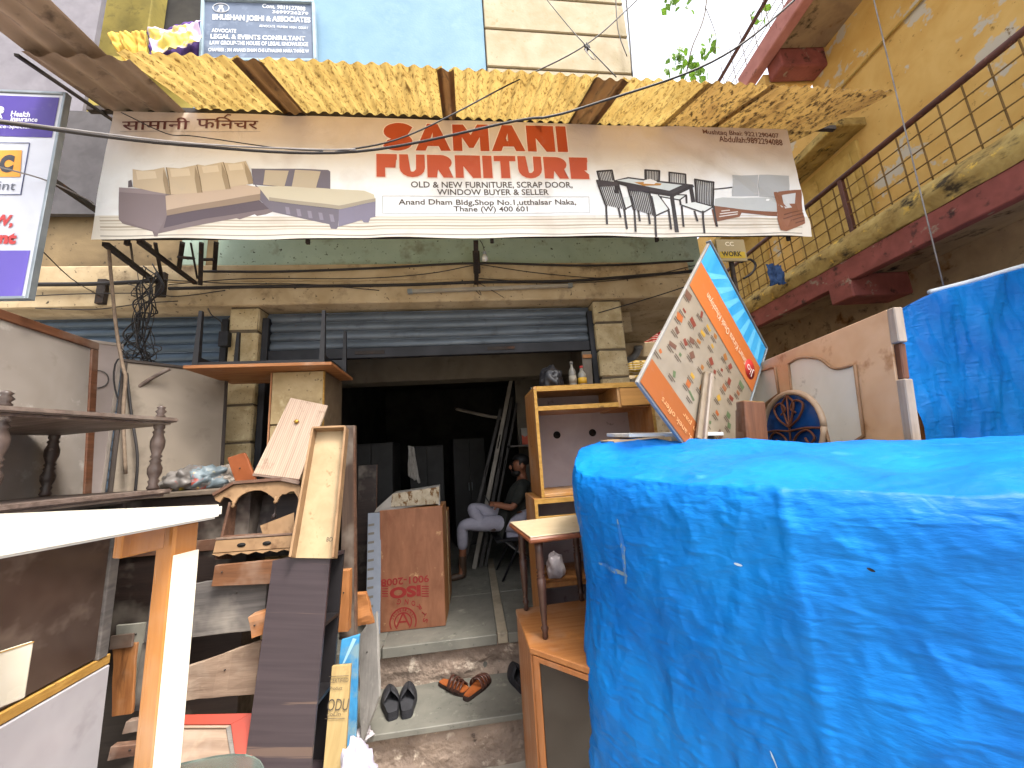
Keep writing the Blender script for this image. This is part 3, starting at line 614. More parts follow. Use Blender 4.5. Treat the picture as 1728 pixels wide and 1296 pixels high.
GL = {'I': (.30, [(0, 0), (1, 0), (1, 1), (0, 1)]), 'N': (.80, [(0, 0), (0, 1), (.32, 1), (.68, .48), (.68, 1), (1, 1), (1, 0), (.68, 0), (.32, .52), (.32, 0)]),
      'M': (1.0, [(0, 0), (0, 1), (.30, 1), (.5, .6), (.70, 1), (1, 1), (1, 0), (.75, 0), (.75, .52), (.56, .12), (.44, .12), (.25, .52), (.25, 0)]),
      'A': (.95, [(0, 0), (.35, 1), (.65, 1), (1, 0), (.72, 0), (.66, .17), (.5, .17), (.5, .38), (.59, .38), (.5, .68), (.41, .38), (.499, .38), (.499, .17), (.34, .17), (.28, 0)]),
      'F': (.62, [(0, 0), (0, 1), (1, 1), (1, .76), (.42, .76), (.42, .62), (.92, .62), (.92, .40), (.42, .40), (.42, 0)]), 'T': (.70, [(.29, 0), (.29, .76), (0, .76), (0, 1), (1, 1), (1, .76), (.71, .76), (.71, 0)]),
      'E': (.62, [(0, 0), (0, 1), (1, 1), (1, .78), (.42, .78), (.42, .61), (.92, .61), (.92, .40), (.42, .40), (.42, .22), (1, .22), (1, 0)]),
      'U': (.78, [(0, 1)]+arc(.5, .42, .5, .42, 180, 360)+[(1, 1), (.66, 1)]+arc(.5, .42, .16, .18, 0, -180)+[(.34, 1)]), 'S': (.78, s_shape()),
      'R': (.80, [(0, 0), (0, 1), (.5, 1)]+arc(.52, .67, .44, .33, 90, -62, 9)+[(1, 0), (.62, 0), (.42, .34), (.36, .34), (.36, .54), (.48, .54)]+arc(.48, .665, .12, .125, -90, 90, 6)+[(.36, .79), (.361, .34), (.36, 0)])}
def title(body, l, r_, cap, col):
    gap = .07; tot = sum(GL[c][0] for c in body)+gap*(len(body)-1); (ax, az), (bx, bz) = on(M, *l), on(M, *r_); tz = on(M, l[0], l[1]-cap)[1]-az; x = 0
    for c in body:
        gw, pl_ = GL[c]; pts = [(ax+(bx-ax)*(x+gw*px_)/tot, az+(bz-az)*(x+gw*px_)/tot+tz*pz_) for px_, pz_ in pl_]; x += gw+gap
        PRT.append(prism('title_letter', ink(col), pts, -.0038, -.0038, bn)); bm = bmesh.new(); k = .0075
        for (p0, q0), (p1, q1) in zip(pts, pts[1:]+pts[:1]):
            d = Vector((p1-p0, q1-q0))
            if d.length < 1e-5: continue
            d.normalize(); n_ = Vector((-d.y, d.x))*k; e_ = d*k*.7
            bm.faces.new([bm.verts.new(v) for v in ((p0-e_.x+n_.x, -.002, q0-e_.y+n_.y), (p0-e_.x-n_.x, -.002, q0-e_.y-n_.y), (p1+e_.x-n_.x, -.002, q1+e_.y-n_.y), (p1+e_.x+n_.x, -.002, q1+e_.y+n_.y))])
        PRT.append(fin(bm, 'letter_outline', ink('e0cfc4'), bn))
title('SAMANI', (648, 256), (958, 259), 45, 'a8421f'); title('FURNITURE', (636, 300), (994, 304), 38, 'b65238')
TX = ink('4b423d')
put('lettering', 'OLD & NEW FURNITURE, SCRAP DOOR,', TX, (694, 319.5), (966, 320), 12, .012)
put('lettering', 'WINDOW BUYER & SELLER', TX, (738, 330), (926, 330.5), 10, .012)
put('lettering', 'Anand Dham Bldg,Shop No.1,utthalsar Naka,', TX, (673, 350), (972, 350), 12.5, .012)
split_loose(conform(PRT.pop(), bfold, .07))
put('lettering', 'Thane (W) 400 601', TX, (766, 361), (891, 361), 12, .012)
for q in ([(646, 332), (993, 334)], [(646, 362), (994, 361)], [(646, 332), (646, 362)], [(993, 334), (994, 361)]): stroke('box_rule', '9aa0a6', q, lambda x, y: (x, y), 1, 3)
put('lettering', 'Mushtaq Bhai: 9221290407', ink('6b4538'), (1184, 232), (1312, 239), 10, .015)
split_loose(conform(PRT.pop(), bfold, .07))
put('lettering', 'Abdullah:9892294088', ink('6b4538'), (1211, 243), (1318, 249), 10, .015)
DV = ink('5b2f2b')
put('lettering', 'सामानी', DV, (207, 222), (322, 222), 21, .01); split_loose(conform(PRT.pop(), bfold, .07)); put('lettering', 'फ', DV, (334, 220), (366, 220), 16, .01)
put('lettering', 'निचर'.replace('नि', 'िन'), DV, (364, 221), (438, 222), 20, .01); split_loose(conform(PRT.pop(), bfold, .07)); stroke('lettering', '5b2f2b', [(382, 201), (387, 197), (392, 198)], lambda x, y: (x, y), 3, 3)
put('lettering', 'र', DV, (366, 220), (380, 220), 15, .01) if False else None
stroke('rule', '9a8f88', [(205, 224), (442, 226)], lambda x, y: (x, y), 1, 3)
for o in PRT:
    if o: conform(o, bfold, .07)
# grey rain streaks and creases on the sheet
# stays from the wall to the banner frame
br = thing('banner_brackets', 'dark iron bracket frame holding the banner out from the beam at left', 'bracket')
P = lambda px, py, D: at(px, py, D)
for a, b_, w_ in ((P(178, 412, 2.36), P(262, 476, 2.95), .035), (P(235, 408, 2.36), P(330, 478, 2.95), .03), (P(262, 410, 2.6), P(276, 484, 2.95), .02), (P(308, 410, 2.7), P(302, 452, 2.96), .03),
                  (P(365, 410, 2.7), P(362, 455, 2.98), .03), (P(340, 410, 2.65), P(338, 480, 2.94), .028), (P(300, 434, 2.8), P(328, 436, 2.8), .02), (P(338, 438, 2.8), P(362, 438, 2.8), .02), (P(803, 408, 2.4), P(804, 478, 2.94), .035), (P(220, 410, 2.5), P(224, 440, 2.9), .012), (P(322, 410, 2.6), P(333, 470, 2.9), .012)):
    bar('bar', m_iron, a, b_, w_, w_*.8, br)
for px, py in ((172, 490), (272, 478), (804, 440)): p = P(px, py, 2.955); box('wall_plate', m_iron, (p.x-.03, p.x+.03, 2.94, 2.978, p.z-.11, p.z+.09), br, .003)
# ------------------------------------------------------------------ advocate's board on the blue wall
M, w_, h_ = F3((343, 100, 2.94), (530, 102, 2.94), (346, 2, 2.94))
ad = thing('office_sign', 'small slate-blue advocate office board with white lettering on the blue wall', 'sign', M)
box('board', mat('slate_sign_paint', '5d6a80', '525f74', scale=4, rough=.6, spots=('7b889a', 6, .58, .2)), (0, w_, 0, .02, 0, h_), ad, 0)
m_fr = mat('white_sign_frame', '8fa3b0', '7f93a0', rough=.7)
for b_ in ((-.02, w_+.02, -.02, .022, h_, h_+.025), (-.02, w_+.02, -.02, .022, -.03, 0), (-.025, 0, -.02, .022, 0, h_), (w_, w_+.025, -.02, .022, 0, h_)): box('frame', m_fr, b_, ad, .003)
c6 = lambda x, y: (330+x/7.855, y/7.855)
WT = ink('cdd2da')
for body, l, r_, cap, bo in (('BHUSHAN JOSHI & ASSOCIATES', (225, 285), (1525, 325), 95, .035), ('ADVOCATE', (215, 430), (540, 440), 50, .02), ('LEGAL & EVENTS CONSULTANT', (200, 515), (1455, 545), 62, .03), ('LAW GROUP-THE HOUSE OF LEGAL KNOWLEDGE', (190, 595), (1495, 618), 55, .02),
                             ('CHAMBER : 301 ANAND DHAM CHS UTHALSAR NAKA THANE W', (170, 685), (1505, 705), 48, .02), ('Cont. 9819127808', (885, 108), (1455, 148), 55, .02), ('3699726279', (1020, 180), (1495, 205), 42, .02), ('ADVOCATE  MUMBAI  HIGH  COURT', (845, 362), (1495, 392), 32, .01)):
    ptext(ad, M, 'lettering', body, WT, c6(*l), c6(*r_), cap/7.855, -.003, bo)
cx, cz = on(M, *c6(340, 108)); rr_ = .055
bm = bmesh.new(); pts = [Vector((cx+rr_*math.cos(a*.2618)*1.25, -.003, cz+rr_*.95*math.sin(a*.2618))) for a in range(25)]
add_tube(bm, pts, .003, 4); fin(bm, 'emblem_ring', WT, ad)
for q in ([(340, 70), (375, 75), (360, 90), (340, 88), (320, 90), (305, 75)], [(330, 88), (345, 88), (320, 155), (285, 150)], [(345, 88), (358, 88), (385, 150), (355, 158)]): ppoly(ad, M, 'emblem_band', WT, [c6(*p) for p in q], -.003)
# ------------------------------------------------------------------ insurance sign at the far left
M, w_, h_ = F3(at(45, 500, 2.0)-V(1.3, 0, 0), (45, 500, 2.0), at(95, 160, 2.0)-V(1.3, 0, 0))
ins = thing('insurance_sign', 'white and purple insurance shop sign cut by the left picture edge', 'sign', M)
box('panel', mat('white_sign_panel', 'bcc0cb', 'b3b7c3', rough=.45), (0, w_, 0, .02, 0, h_), ins, .003)
m_fr2 = mat('aluminium_frame', '8f979c', '7c8489', rough=.4, metal=.5)
for b_ in ((w_, w_+.015, -.008, .025, -.015, h_+.015), (0, w_, -.008, .025, h_, h_+.015), (0, w_, -.008, .025, -.015, 0)): box('frame', m_fr2, b_, ins, .002)
PU = ink('46368c'); x0 = w_-.6
def zz(py): return on(M, 60, py)[1]
for a, b_, c in ((zz(232), h_-.02, '3f2f7e'), (.0, zz(423), '5c4fa6')): prism('purple_band', ink(c), [(0, a), (w_-.02, a), (w_-.02, b_-.0), (0, b_)], -.002, -.002, ins)
def itext(body, l, r_, cap, m, bo=.02): ptext(ins, M, 'lettering', body, m, l, r_, cap, -.004, bo)
IW = ink('c9cada')
itext('Health', (19, 197), (51, 199), 9, IW); itext('Insurance', (19, 203+2), (64, 207), 8, IW); itext('nce-Specialist', (-6, 219), (62, 220), 8, IW, .01); itext('e', (-9, 192), (7, 193), 12, IW, .06); itext('A', (-8, 200), (6, 201), 8, IW, .03)
ppoly(ins, M, 'orange_patch', ink('c98a2e'), [(-30, 254), (38, 254), (35, 299), (-34, 299)], -.003)
itext('C', (-2, 292), (22, 292), 30, ink('2f2f35'), .08); itext('int', (-2, 321), (26, 322), 14, ink('50545e'), .0); itext('W,', (-14, 384), (21, 386), 22, ink('b03a3a'), .05); itext('nt', (-3, 412), (27, 413), 19, ink('b03a3a'), .06)
for q in ([(-30, 241), (51, 242)], [(51, 242), (36, 329)], [(-40, 329), (36, 329)]):
    (ax, az), (bx, bz) = on(M, *q[0]), on(M, *q[1]); tube('rule', ink('50587a'), [(ax, -.003, az), (bx, -.003, bz)], .002, ins, 4, n=1)
bar('sign_strut', m_iron, (w_-.3, .03, .75*h_), (w_-.3, 1.0, .72*h_), .03, .03, ins)

# ------------------------------------------------------------------ furniture materials
m_ply = wood('teak_ply', 'a4763f', '8c6030', 'x', rough=.5, spots=('6d4a22', 7, .62, .12), wave=('b98c50', 7, 'Z', .3, (1, 1, 6)))
m_plyz = wood('teak_ply_side', '9c6a3a', '85562b', 'z', rough=.55, spots=('6a4522', 6, .6, .15))
m_plyedge = mat('raw_ply_edge', 'a8813f', '8f6a2c', scale=14, st=(1, 1, 3), rough=.8, bump=.4, bscale=30, spots=('5f4319', 20, .6, .1))
m_backb = mat('grey_backing_board', 'a89da0', '9b9093', scale=4, rough=.7, spots=('a2938f', 5, .58, .2), spots2=('6d5f62', 11, .65, .1))
m_hole = mat('shadowed_hole', '14100e', '0d0b0a', rough=.9)
m_turn = mat('dark_turned_wood', '4a3127', '35221b', scale=6, rough=.35, bump=.1, spots=('7a5a48', 16, .64, .1))
m_lam = mat('beige_laminate', 'b5a488', 'a89678', scale=6, rough=.4, spots=('7f6a4e', 9, .64, .1), spots2=('6b5238', 26, .7, .05))
m_edge = mat('red_brown_edge', '7d4a30', '673a24', scale=8, rough=.45, spots=('3f2418', 12, .6, .1))
m_corner = wood('orange_veneer', 'a06a3c', '8f5b31', 'x', rough=.4, spots=('b9793d', 5, .58, .2))
m_cornz = wood('orange_veneer_upright', '9c6438', '8a562f', 'z', rough=.4)
m_glassd = mat('smoked_glass', '1c1512', '241c18', rough=.12, spec=.6)
m_stamp = ink('3f2716')

# ------------------------------------------------------------------ open wooden television cabinet
D = 2.55
M, w_, h_ = F3((916, 840, D), at(916, 840, D)+V(1, 0, 0), (898, 658, D)); h_ = (at(898, 658, D)-at(916, 840, D)).z; w_ = at(1097, 651, D).x-at(898, 658, D).x
p = at(916, 840, D); M = FB(V(at(905, 720, D).x, D, p.z))
tv = thing('wooden_cabinet', 'open teak ply cabinet with round cable holes, stacked on another right of the entrance', 'cabinet', M)
dp = .44; th = .022
box('side_panel', m_plyz, (0, th, .003, dp, 0, h_), tv); box('side_panel', m_plyz, (w_-th, w_, .003, dp, 0, h_), tv)
box('top_panel', m_ply, (0, w_, .003, dp, h_+.001, h_+.024), tv); box('bottom_panel', m_ply, (th, w_-th, .003, dp, 0, .022), tv)
bk = box('back_panel', m_backb, (th, w_-th, dp-.02, dp-.006, .023, h_-.001), tv, 0)
for q in (.27, .61): lathe('cable_hole', m_hole, [(.03, 0), (.03, .004)], bk, 18, M=Matrix.Translation((w_*q, dp-.02, h_*.58)) @ Matrix.Rotation(R(90), 4, 'X'))
for b_ in ((0, .021, -.001, .0025, 0, h_), (w_-.021, w_, -.001, .0025, 0, h_), (.0215, w_-.0215, -.001, .0025, h_-.012, h_+.024)): box('edge_strip', m_plyedge, b_, tv, 0)
zsf = h_*.80; box('shelf', m_corner, (th, w_*.70, .03, dp-.03, zsf, zsf+.02), tv); box('shelf_edge', m_plyedge, (th, w_*.70, .0, .028, zsf-.004, zsf+.028), tv)
box('divider', m_ply, (w_*.70, w_*.70+.02, .01, dp-.03, zsf-.01, h_), tv); box('drawer_front', m_ply, (w_*.722, w_-th, .004, .02, zsf+.0, h_-.014), tv, .003); box('drawer_floor', m_plyz, (w_*.722, w_-th, .021, dp-.03, zsf-.012, zsf-.002), tv)
for k, s in enumerate(('@', 'C3', 'C4NE', 'HOO')): text(tv, 'stamp', s, m_stamp, 0, 0, .035 if k == 0 else .09, .028 if k == 0 else .026, 0).matrix_local = Matrix.Translation((-.0015, .25+.02*k, h_*(.78-.2*k))) @ Matrix.Rotation(R(-90), 4, 'Z') @ Matrix.Rotation(R(90), 4, 'Y')
# the lower cabinet it stands on
z0 = p.z-.004; M2 = FB(V(at(905, 850, D).x-.015, D-.02, .286)); hh = z0-.286
lc = thing('wooden_cabinet', 'lower teak ply cabinet with drawer gap, under the cabinet with round holes', 'cabinet', M2)
box('side_panel', m_plyz, (0, th, .003, dp, 0, hh), lc); box('side_panel', m_plyz, (w_-th, w_, .003, dp, 0, hh), lc); box('top_panel', m_ply, (th, w_-th, .003, dp, hh-.022, hh), lc)
box('edge_strip', m_plyedge, (0, .021, -.001, .0025, 0, hh), lc, 0); box('edge_strip', m_plyedge, (.0215, w_, -.001, .0025, hh-.032, hh), lc, 0)
box('drawer_rail', m_plyedge, (th, w_-th, .001, .02, hh-.16, hh-.115), lc); box('back_panel', m_backb, (th, w_-th, dp-.02, dp-.006, 0, hh-.023), lc, 0)
zq = at(905, 995, D).z-.286; box('shelf', m_plyz, (th, w_-th, .02, dp-.03, zq, zq+.03), lc); box('shelf', m_plyz, (th, w_-th, .02, dp-.03, .04, .06), lc)
for q in (.15, .5): box('upright', m_plyz, (w_*q, w_*q+.02, .03, dp-.03, zq+.03, hh-.16), lc) if q > .3 else None
# white plastic bag on its shelf
m_bag = mat('white_plastic', 'b9b3b6', 'a79fa4', scale=7, rough=.35, spots=('7a4a5c', 12, .68, .05))
def blob(name, label, p, sx, sy, sz, m, seed=0, cat='bag', amp=.25, group=None):
    bm = bmesh.new(); bmesh.ops.create_icosphere(bm, subdivisions=4, radius=1)
    for v in bm.verts:
        n_ = v.co.normalized(); k = 1+amp*noise.noise(n_*2.2+Vector((seed, 0, 0)))+amp*.7*abs(noise.noise(n_*5+Vector((seed, 3, 0))))
        v.co = Vector((n_.x*sx*k, n_.y*sy*k, max(-.75, n_.z*k)*sz+sz*.75))
    o = fin(bm, name, m, None, True); o.location = p; return tag(o, label, cat, group)
q = M2 @ V(.13, .12, zq+.03); blob('plastic_bag', 'crumpled white plastic bag on the shelf behind the small table', q, .06, .05, .085, m_bag, 2)

# ------------------------------------------------------------------ corner cabinet with glass door
zc = .97
A = atz(893, 1092, zc); B_ = atz(870, 1028, zc); C_ = atz(985, 1124, zc); dr = (C_-A).normalized(); C_ = A+dr*.62
E_ = C_+V(.30, .22, 0); G_ = V(E_.x, B_.y+.05, 0)
cc = thing('corner_cabinet', 'orange veneer corner cabinet with a smoked glass door below the small table', 'cabinet')
pts = [B_, A, C_, V(E_.x, E_.y, zc), V(E_.x, B_.y+.05, zc)]
def poly_h(pts, z): return [Vector((p.x, p.y, z)) for p in pts]
hull('top_panel', m_corner, poly_h(pts, zc-.028), V(0, 0, .028), cc, .004)
hull('bottom_panel', m_corner, poly_h(pts, .06), V(0, 0, .025), cc, .002); hull('plinth', m_cornz, poly_h([p+(V(.6, 2.5, 0)-p)*.05 for p in pts], .0), V(0, 0, .06), cc, 0)
def vpanel(name, a, b_, z0, z1, th, m, off=0, par=None, bev=.002):
    d = (b_-a); d.z = 0; d.normalize(); n_ = Vector((-d.y, d.x, 0))
    q = [Vector((a.x, a.y, z0)), Vector((b_.x, b_.y, z0)), Vector((b_.x, b_.y, z1)), Vector((a.x, a.y, z1))]
    return hull(name, m, [x+n_*off for x in q], n_*th, par, bev)
vpanel('side_panel', B_+V(.004, 0, 0), A+V(.004, .004, 0), .085, zc-.029, .02, m_cornz, 0, cc); vpanel('side_panel', V(E_.x, E_.y, 0), V(E_.x, B_.y, 0), .085, zc-.029, .02, m_cornz, 0, cc)
dn = A+dr*.018; dq = A+dr*.60
fr = vpanel('door', dn, A+dr*.05, .09, zc-.032, .02, m_cornz, .0, cc); vpanel('stile', A+dr*.565, dq, .09, zc-.032, .02, m_cornz, .0, fr)
vpanel('rail', A+dr*.05, A+dr*.565, .09, .19, .02, m_cornz, .0, fr); vpanel('rail', A+dr*.05, A+dr*.565, zc-.055, zc-.032, .02, m_cornz, .0, fr)
vpanel('pane', A+dr*.048, A+dr*.567, .185, zc-.05, .006, m_glassd, .008, fr, 0)
k = A+dr*.085; vpanel('handle', k, k+dr*.012, .33, .42, -.012, m_fr2, -.002, fr)
# ------------------------------------------------------------------ small table with turned legs, standing on it
zt = 1.47; K0 = atz(895, 906, zt); K1 = atz(862, 878, zt)
ex = V(.992, .127, 0).normalized(); ey = V(-.127, .992, 0).normalized(); tw, td = .46, .46
st = thing('side_table', 'small beige-topped side table with dark turned legs on the corner cabinet', 'table', Matrix(((ex.x, ey.x, 0, K0.x), (ex.y, ey.y, 0, K0.y), (0, 0, 1, zc), (0, 0, 0, 1))))
H = zt-zc
box('table_top', m_lam, (.0, tw, 0, td, H-.006, H), st, .002); box('top_edge', m_edge, (-.008, tw+.008, -.008, td+.008, H-.034, H-.007), st, .008)
prof = [(.012, 0), (.016, .01), (.013, .03), (.020, .05), (.013, .06), (.014, .075), (.019, .15), (.022, .22), (.024, .28), (.016, .285), (.024, .295), (.016, .302), (.024, .312), (.016, .32), (.023, .33), (.021, .40), (.024, H-.034)]
for lx, ly in ((.055, .05), (tw-.05, .05), (.055, td-.05), (tw-.05, td-.05)): lathe('leg', m_turn, prof, st, 14, M=Matrix.Translation((lx, ly, .001)))

# ------------------------------------------------------------------ tools and bottles on top of the cabinets
ztop = p.z+h_+.025
m_clear = mat('dusty_bottle_plastic', '7d7a70', '6a675f', rough=.25, spots=('a39c8c', 8, .6, .15))
def bottle(px, r, h, label, cap='8b1d18', lab='b98f22'):
    x = at(px, 655, D+.28).x; t = thing('bottle', label, 'bottle', FB(V(x, D+.28, ztop)))
    lathe('body', m_clear, [(r*.9, 0), (r, .01), (r, h*.62), (r*.8, h*.7), (r*.38, h*.8), (r*.36, h*.9)], t); lathe('cap', ink(cap), [(r*.42, h*.9), (r*.44, h*.905), (r*.42, h)], t); lathe('paper_label', ink(lab), [(r+.001, h*.25), (r+.001, h*.5)], t)
bottle(984, .035, .20, 'clear bottle with a yellow label on top of the cabinet'); bottle(968, .03, .24, 'taller clear bottle beside the yellow-labelled one on the cabinet', '5d5a55', '8c8577')
x = at(930, 650, D+.33).x; blob('black_bag', 'black plastic bundle slumped on top of the open cabinet', V(x, D+.33, ztop), .09, .12, .12, mat('black_plastic', '1d1d20', '29292d', rough=.35), 5)
t = thing('wooden_plank', 'grey board propped behind the bottles on the cabinet', 'board', FB(V(at(995, 655, D+.4).x, D+.45, ztop), 0, 6)); box('plank', mat('grey_dusty_board', '6e675e', '595349', rough=.8), (-.03, .05, 0, .02, 0, .36), t); box('batten', m_plyz, (-.03, .05, -.015, 0, .3, .33), t)
pc = at(897, 668, D+.35); t = thing('metal_pot', 'shiny steel ring lying at the left end of the cabinet top', 'pot', FB(V(pc.x+.02, pc.y, ztop+.0), 30)); lathe('ring', mat('bright_steel', '9a9a9c', '7f7f82', rough=.2, metal=.9), [(.028, 0), (.032, .002), (.032, .05), (.028, .052), (.026, .04), (.026, .004)], t, 20)

# ------------------------------------------------------------------ blue tarpaulin over the stack at right
def tarp_mat():
    m = bpy.data.materials.new('blue_tarpaulin'); m.use_nodes = True; t = m.node_tree; N = t.nodes; L = t.links; b = N['Principled BSDF']
    tc = N.new('ShaderNodeTexCoord')
    n1 = N.new('ShaderNodeTexNoise'); n1.inputs['Scale'].default_value = 2.2; n1.inputs['Detail'].default_value = 9; n1.inputs['Roughness'].default_value = .6
    L.new(tc.outputs['Object'], n1.inputs['Vector'])
    cr = N.new('ShaderNodeValToRGB'); cr.color_ramp.elements[0].position = .35; cr.color_ramp.elements[0].color = (.001, .10, .38, 1); cr.color_ramp.elements[1].position = .7; cr.color_ramp.elements[1].color = (.002, .172, .53, 1)
    L.new(n1.outputs['Fac'], cr.inputs['Fac'])
    n2 = N.new('ShaderNodeTexNoise'); n2.inputs['Scale'].default_value = 3.2; n2.inputs['Detail'].default_value = 7; L.new(tc.outputs['Object'], n2.inputs['Vector'])
    r2 = N.new('ShaderNodeValToRGB'); r2.color_ramp.elements[0].position = .69; r2.color_ramp.elements[1].position = .74; L.new(n2.outputs['Fac'], r2.inputs['Fac'])
    mx = N.new('ShaderNodeMix'); mx.data_type = 'RGBA'; mx.inputs['B'].default_value = (.03, .19, .46, 1); L.new(r2.outputs[0], mx.inputs['Factor']); L.new(cr.outputs[0], mx.inputs['A'])
    L.new(mx.outputs['Result'], b.inputs['Base Color']); b.inputs['Roughness'].default_value = .5; b.inputs['Specular IOR Level'].default_value = .18
    mp = N.new('ShaderNodeMapping'); mp.inputs['Rotation'].default_value = (0, R(25), R(20)); mp.inputs['Scale'].default_value = (1, 1, 3); L.new(tc.outputs['Object'], mp.inputs['Vector'])
    n3 = N.new('ShaderNodeTexNoise'); n3.noise_type = 'RIDGED_MULTIFRACTAL'; n3.inputs['Scale'].default_value = 9; n3.inputs['Detail'].default_value = 6; n3.inputs['Roughness'].default_value = .62; n3.inputs['Distortion'].default_value = .5; n3.inputs['Lacunarity'].default_value = 2.3; L.new(mp.outputs[0], n3.inputs['Vector'])
    vo = N.new('ShaderNodeTexVoronoi'); vo.feature = 'DISTANCE_TO_EDGE'; vo.inputs['Scale'].default_value = 3.2; n4 = N.new('ShaderNodeTexNoise'); n4.inputs['Scale'].default_value = 3; n4.inputs['Detail'].default_value = 3
    L.new(tc.outputs['Object'], n4.inputs['Vector']); ad = N.new('ShaderNodeVectorMath'); ad.operation = 'MULTIPLY_ADD'; ad.inputs[1].default_value = (.5, .5, .5); L.new(n4.outputs['Color'], ad.inputs[0]); L.new(mp.outputs[0], ad.inputs[2]); L.new(ad.outputs[0], vo.inputs['Vector'])
    r3 = N.new('ShaderNodeMapRange'); r3.inputs['From Max'].default_value = .05; L.new(vo.outputs['Distance'], r3.inputs['Value'])
    ma = N.new('ShaderNodeMath'); ma.operation = 'MULTIPLY_ADD'; ma.inputs[1].default_value = .06; L.new(r3.outputs[0], ma.inputs[0]); L.new(n3.outputs['Fac'], ma.inputs[2])
    bp = N.new('ShaderNodeBump'); bp.inputs['Strength'].default_value = .8; bp.inputs['Distance'].default_value = .011; L.new(ma.outputs[0], bp.inputs['Height'])
    wv = N.new('ShaderNodeTexNoise'); wv.inputs['Scale'].default_value = 45; wv.inputs['Detail'].default_value = 5; L.new(mp.outputs[0], wv.inputs['Vector'])
    b2 = N.new('ShaderNodeBump'); b2.inputs['Strength'].default_value = .45; b2.inputs['Distance'].default_value = .004; L.new(wv.outputs['Fac'], b2.inputs['Height']); L.new(bp.outputs[0], b2.inputs['Normal']); L.new(b2.outputs[0], b.inputs['Normal'])
    return m
m_tarp = tarp_mat()
# outline of the covered stack, walked from the back left round the street side
PATH = [V(.80, 2.35, 1.93), V(.60, 2.05, 1.91), V(.50, 1.74, 1.80), V(.70, 1.38, 1.775), V(.90, 1.04, 1.755), V(1.24, .73, 1.75), V(1.62, .40, 1.75), V(2.1, 0, 1.76)]
SP = spline(PATH[:5], 14)[:-1]+spline(PATH[4:], 14)
TOPC = [V(1.2, 2.3, 1.94), V(1.1, 2.1, 1.93), V(1.35, 1.85, 1.89), V(1.6, 1.6, 1.86), V(1.9, 1.3, 1.84), V(2.3, 1.0, 1.83), V(2.6, .6, 1.83), V(2.9, .2, 1.83)]
ST = spline(TOPC, 14)
def tarp_fn(u, v):
    k = u*(len(SP)-1); i = min(int(k), len(SP)-2); f = k-i
    e_ = SP[i].lerp(SP[i+1], f); c = ST[i].lerp(ST[i+1], f); d = (SP[i+1]-SP[i]); d.z = 0; d.normalize(); n_ = Vector((d.y, -d.x, 0))
    if n_.dot(e_-c) < 0: n_ = -n_
    V1 = .34
    if v < V1:
        q = v/V1; p_ = c.lerp(e_, q); p_.z += sum(am*(.3-1.5*abs(noise.noise(Vector((p_.x*fq*1.3, p_.y*fq*.8, fq))))) for fq, am in ((5, .010), (12, .005), (26, .0025)))+.018*noise.noise(Vector((p_.x*4, p_.y*4, 1)))+.02*math.sin(q*math.pi)*noise.noise(Vector((u*9, 0, 4)))-.03*max(0, q-.85)/.15*.6
        return p_
    q = (v-V1)/(1-V1); z = e_.z-.018-q*(e_.z-.02)
    out = .025*math.sin(min(1, q*16)*math.pi/2)+.05*q-.04*math.exp(-((q-.28)/.16)**2)*max(0, min(1, (.42-u)*12))
    s = u*4.6
    fold = (.016*noise.noise(Vector((s*1.2, q*1.1, 3)))+.010*noise.noise(Vector((s*3.0+q*2.6, q*2.6, 7)))+.006*noise.noise(Vector((s*7+q*9, q*7-s*2, 9)))+.003*noise.noise(Vector((s*16+q*14, q*16, 9))))*min(1, .3+q*2)
    crease = .004*math.exp(-((s-2.63)/.02)**2)+.010*math.exp(-((s-3.4-.9*q)/.05)**2)*min(1, q*3)
    drag = .006*math.sin((q*3+s*.9)*7+2*noise.noise(Vector((s, q*2, 5))))*math.exp(-((q-.22)/.2)**2)*max(0, min(1, (s-2.0)*3))
    cr_ = 0
    for fq, am in ((5, .0075), (11, .0042), (23, .0022), (47, .0012)):
        w_ = noise.noise(Vector((s*fq*.8+q*fq*.9, q*fq*1.9-s*fq*.35, fq)))+.35*noise.noise(Vector((s*fq, q*fq, fq+5))); cr_ += am*(.35-abs(w_)*1.6)
    p_ = e_+n_*(out+fold+crease+drag+cr_); p_.z = z+.01*noise.noise(Vector((s*3, q*3, 2)))
    return p_
def tarp_uv(px, py):                                                 # where on the sheet a mark sits
    best = None
    for i in range(60, 200):
        for j in range(30, 150, 2):
            p_ = tarp_fn(i/260, j/150)-EYE; k = p_.dot(CF); e_ = (864+FPX*p_.dot(CR)/k-px)**2+(648-FPX*p_.dot(CU)/k-py)**2
            if best is None or e_ < best[0]: best = (e_, i/260, j/150)
    return best[1:]
tb = thing('tarpaulin_stack', 'furniture stack wrapped in a bright blue tarpaulin at the right foreground', 'tarpaulin')
grid('tarpaulin', m_tarp, tarp_fn, 460, 300, tb)
m_scuf = mat('scuffed_faded_patch', '2f78ae', '2770b0', scale=14, rough=.7, spots=('7f8278', 16, .56, .06), spots2=('0f58b0', 14, .52, .05)); m_tear = mat('torn_white_edge', 'b9c6cf', '8fa6b8', rough=.7); m_dirt = mat('grey_dirt_smear', '6d7c84', '4a7aa6', scale=16, rough=.8, spots=('1a66b4', 18, .48, .06))
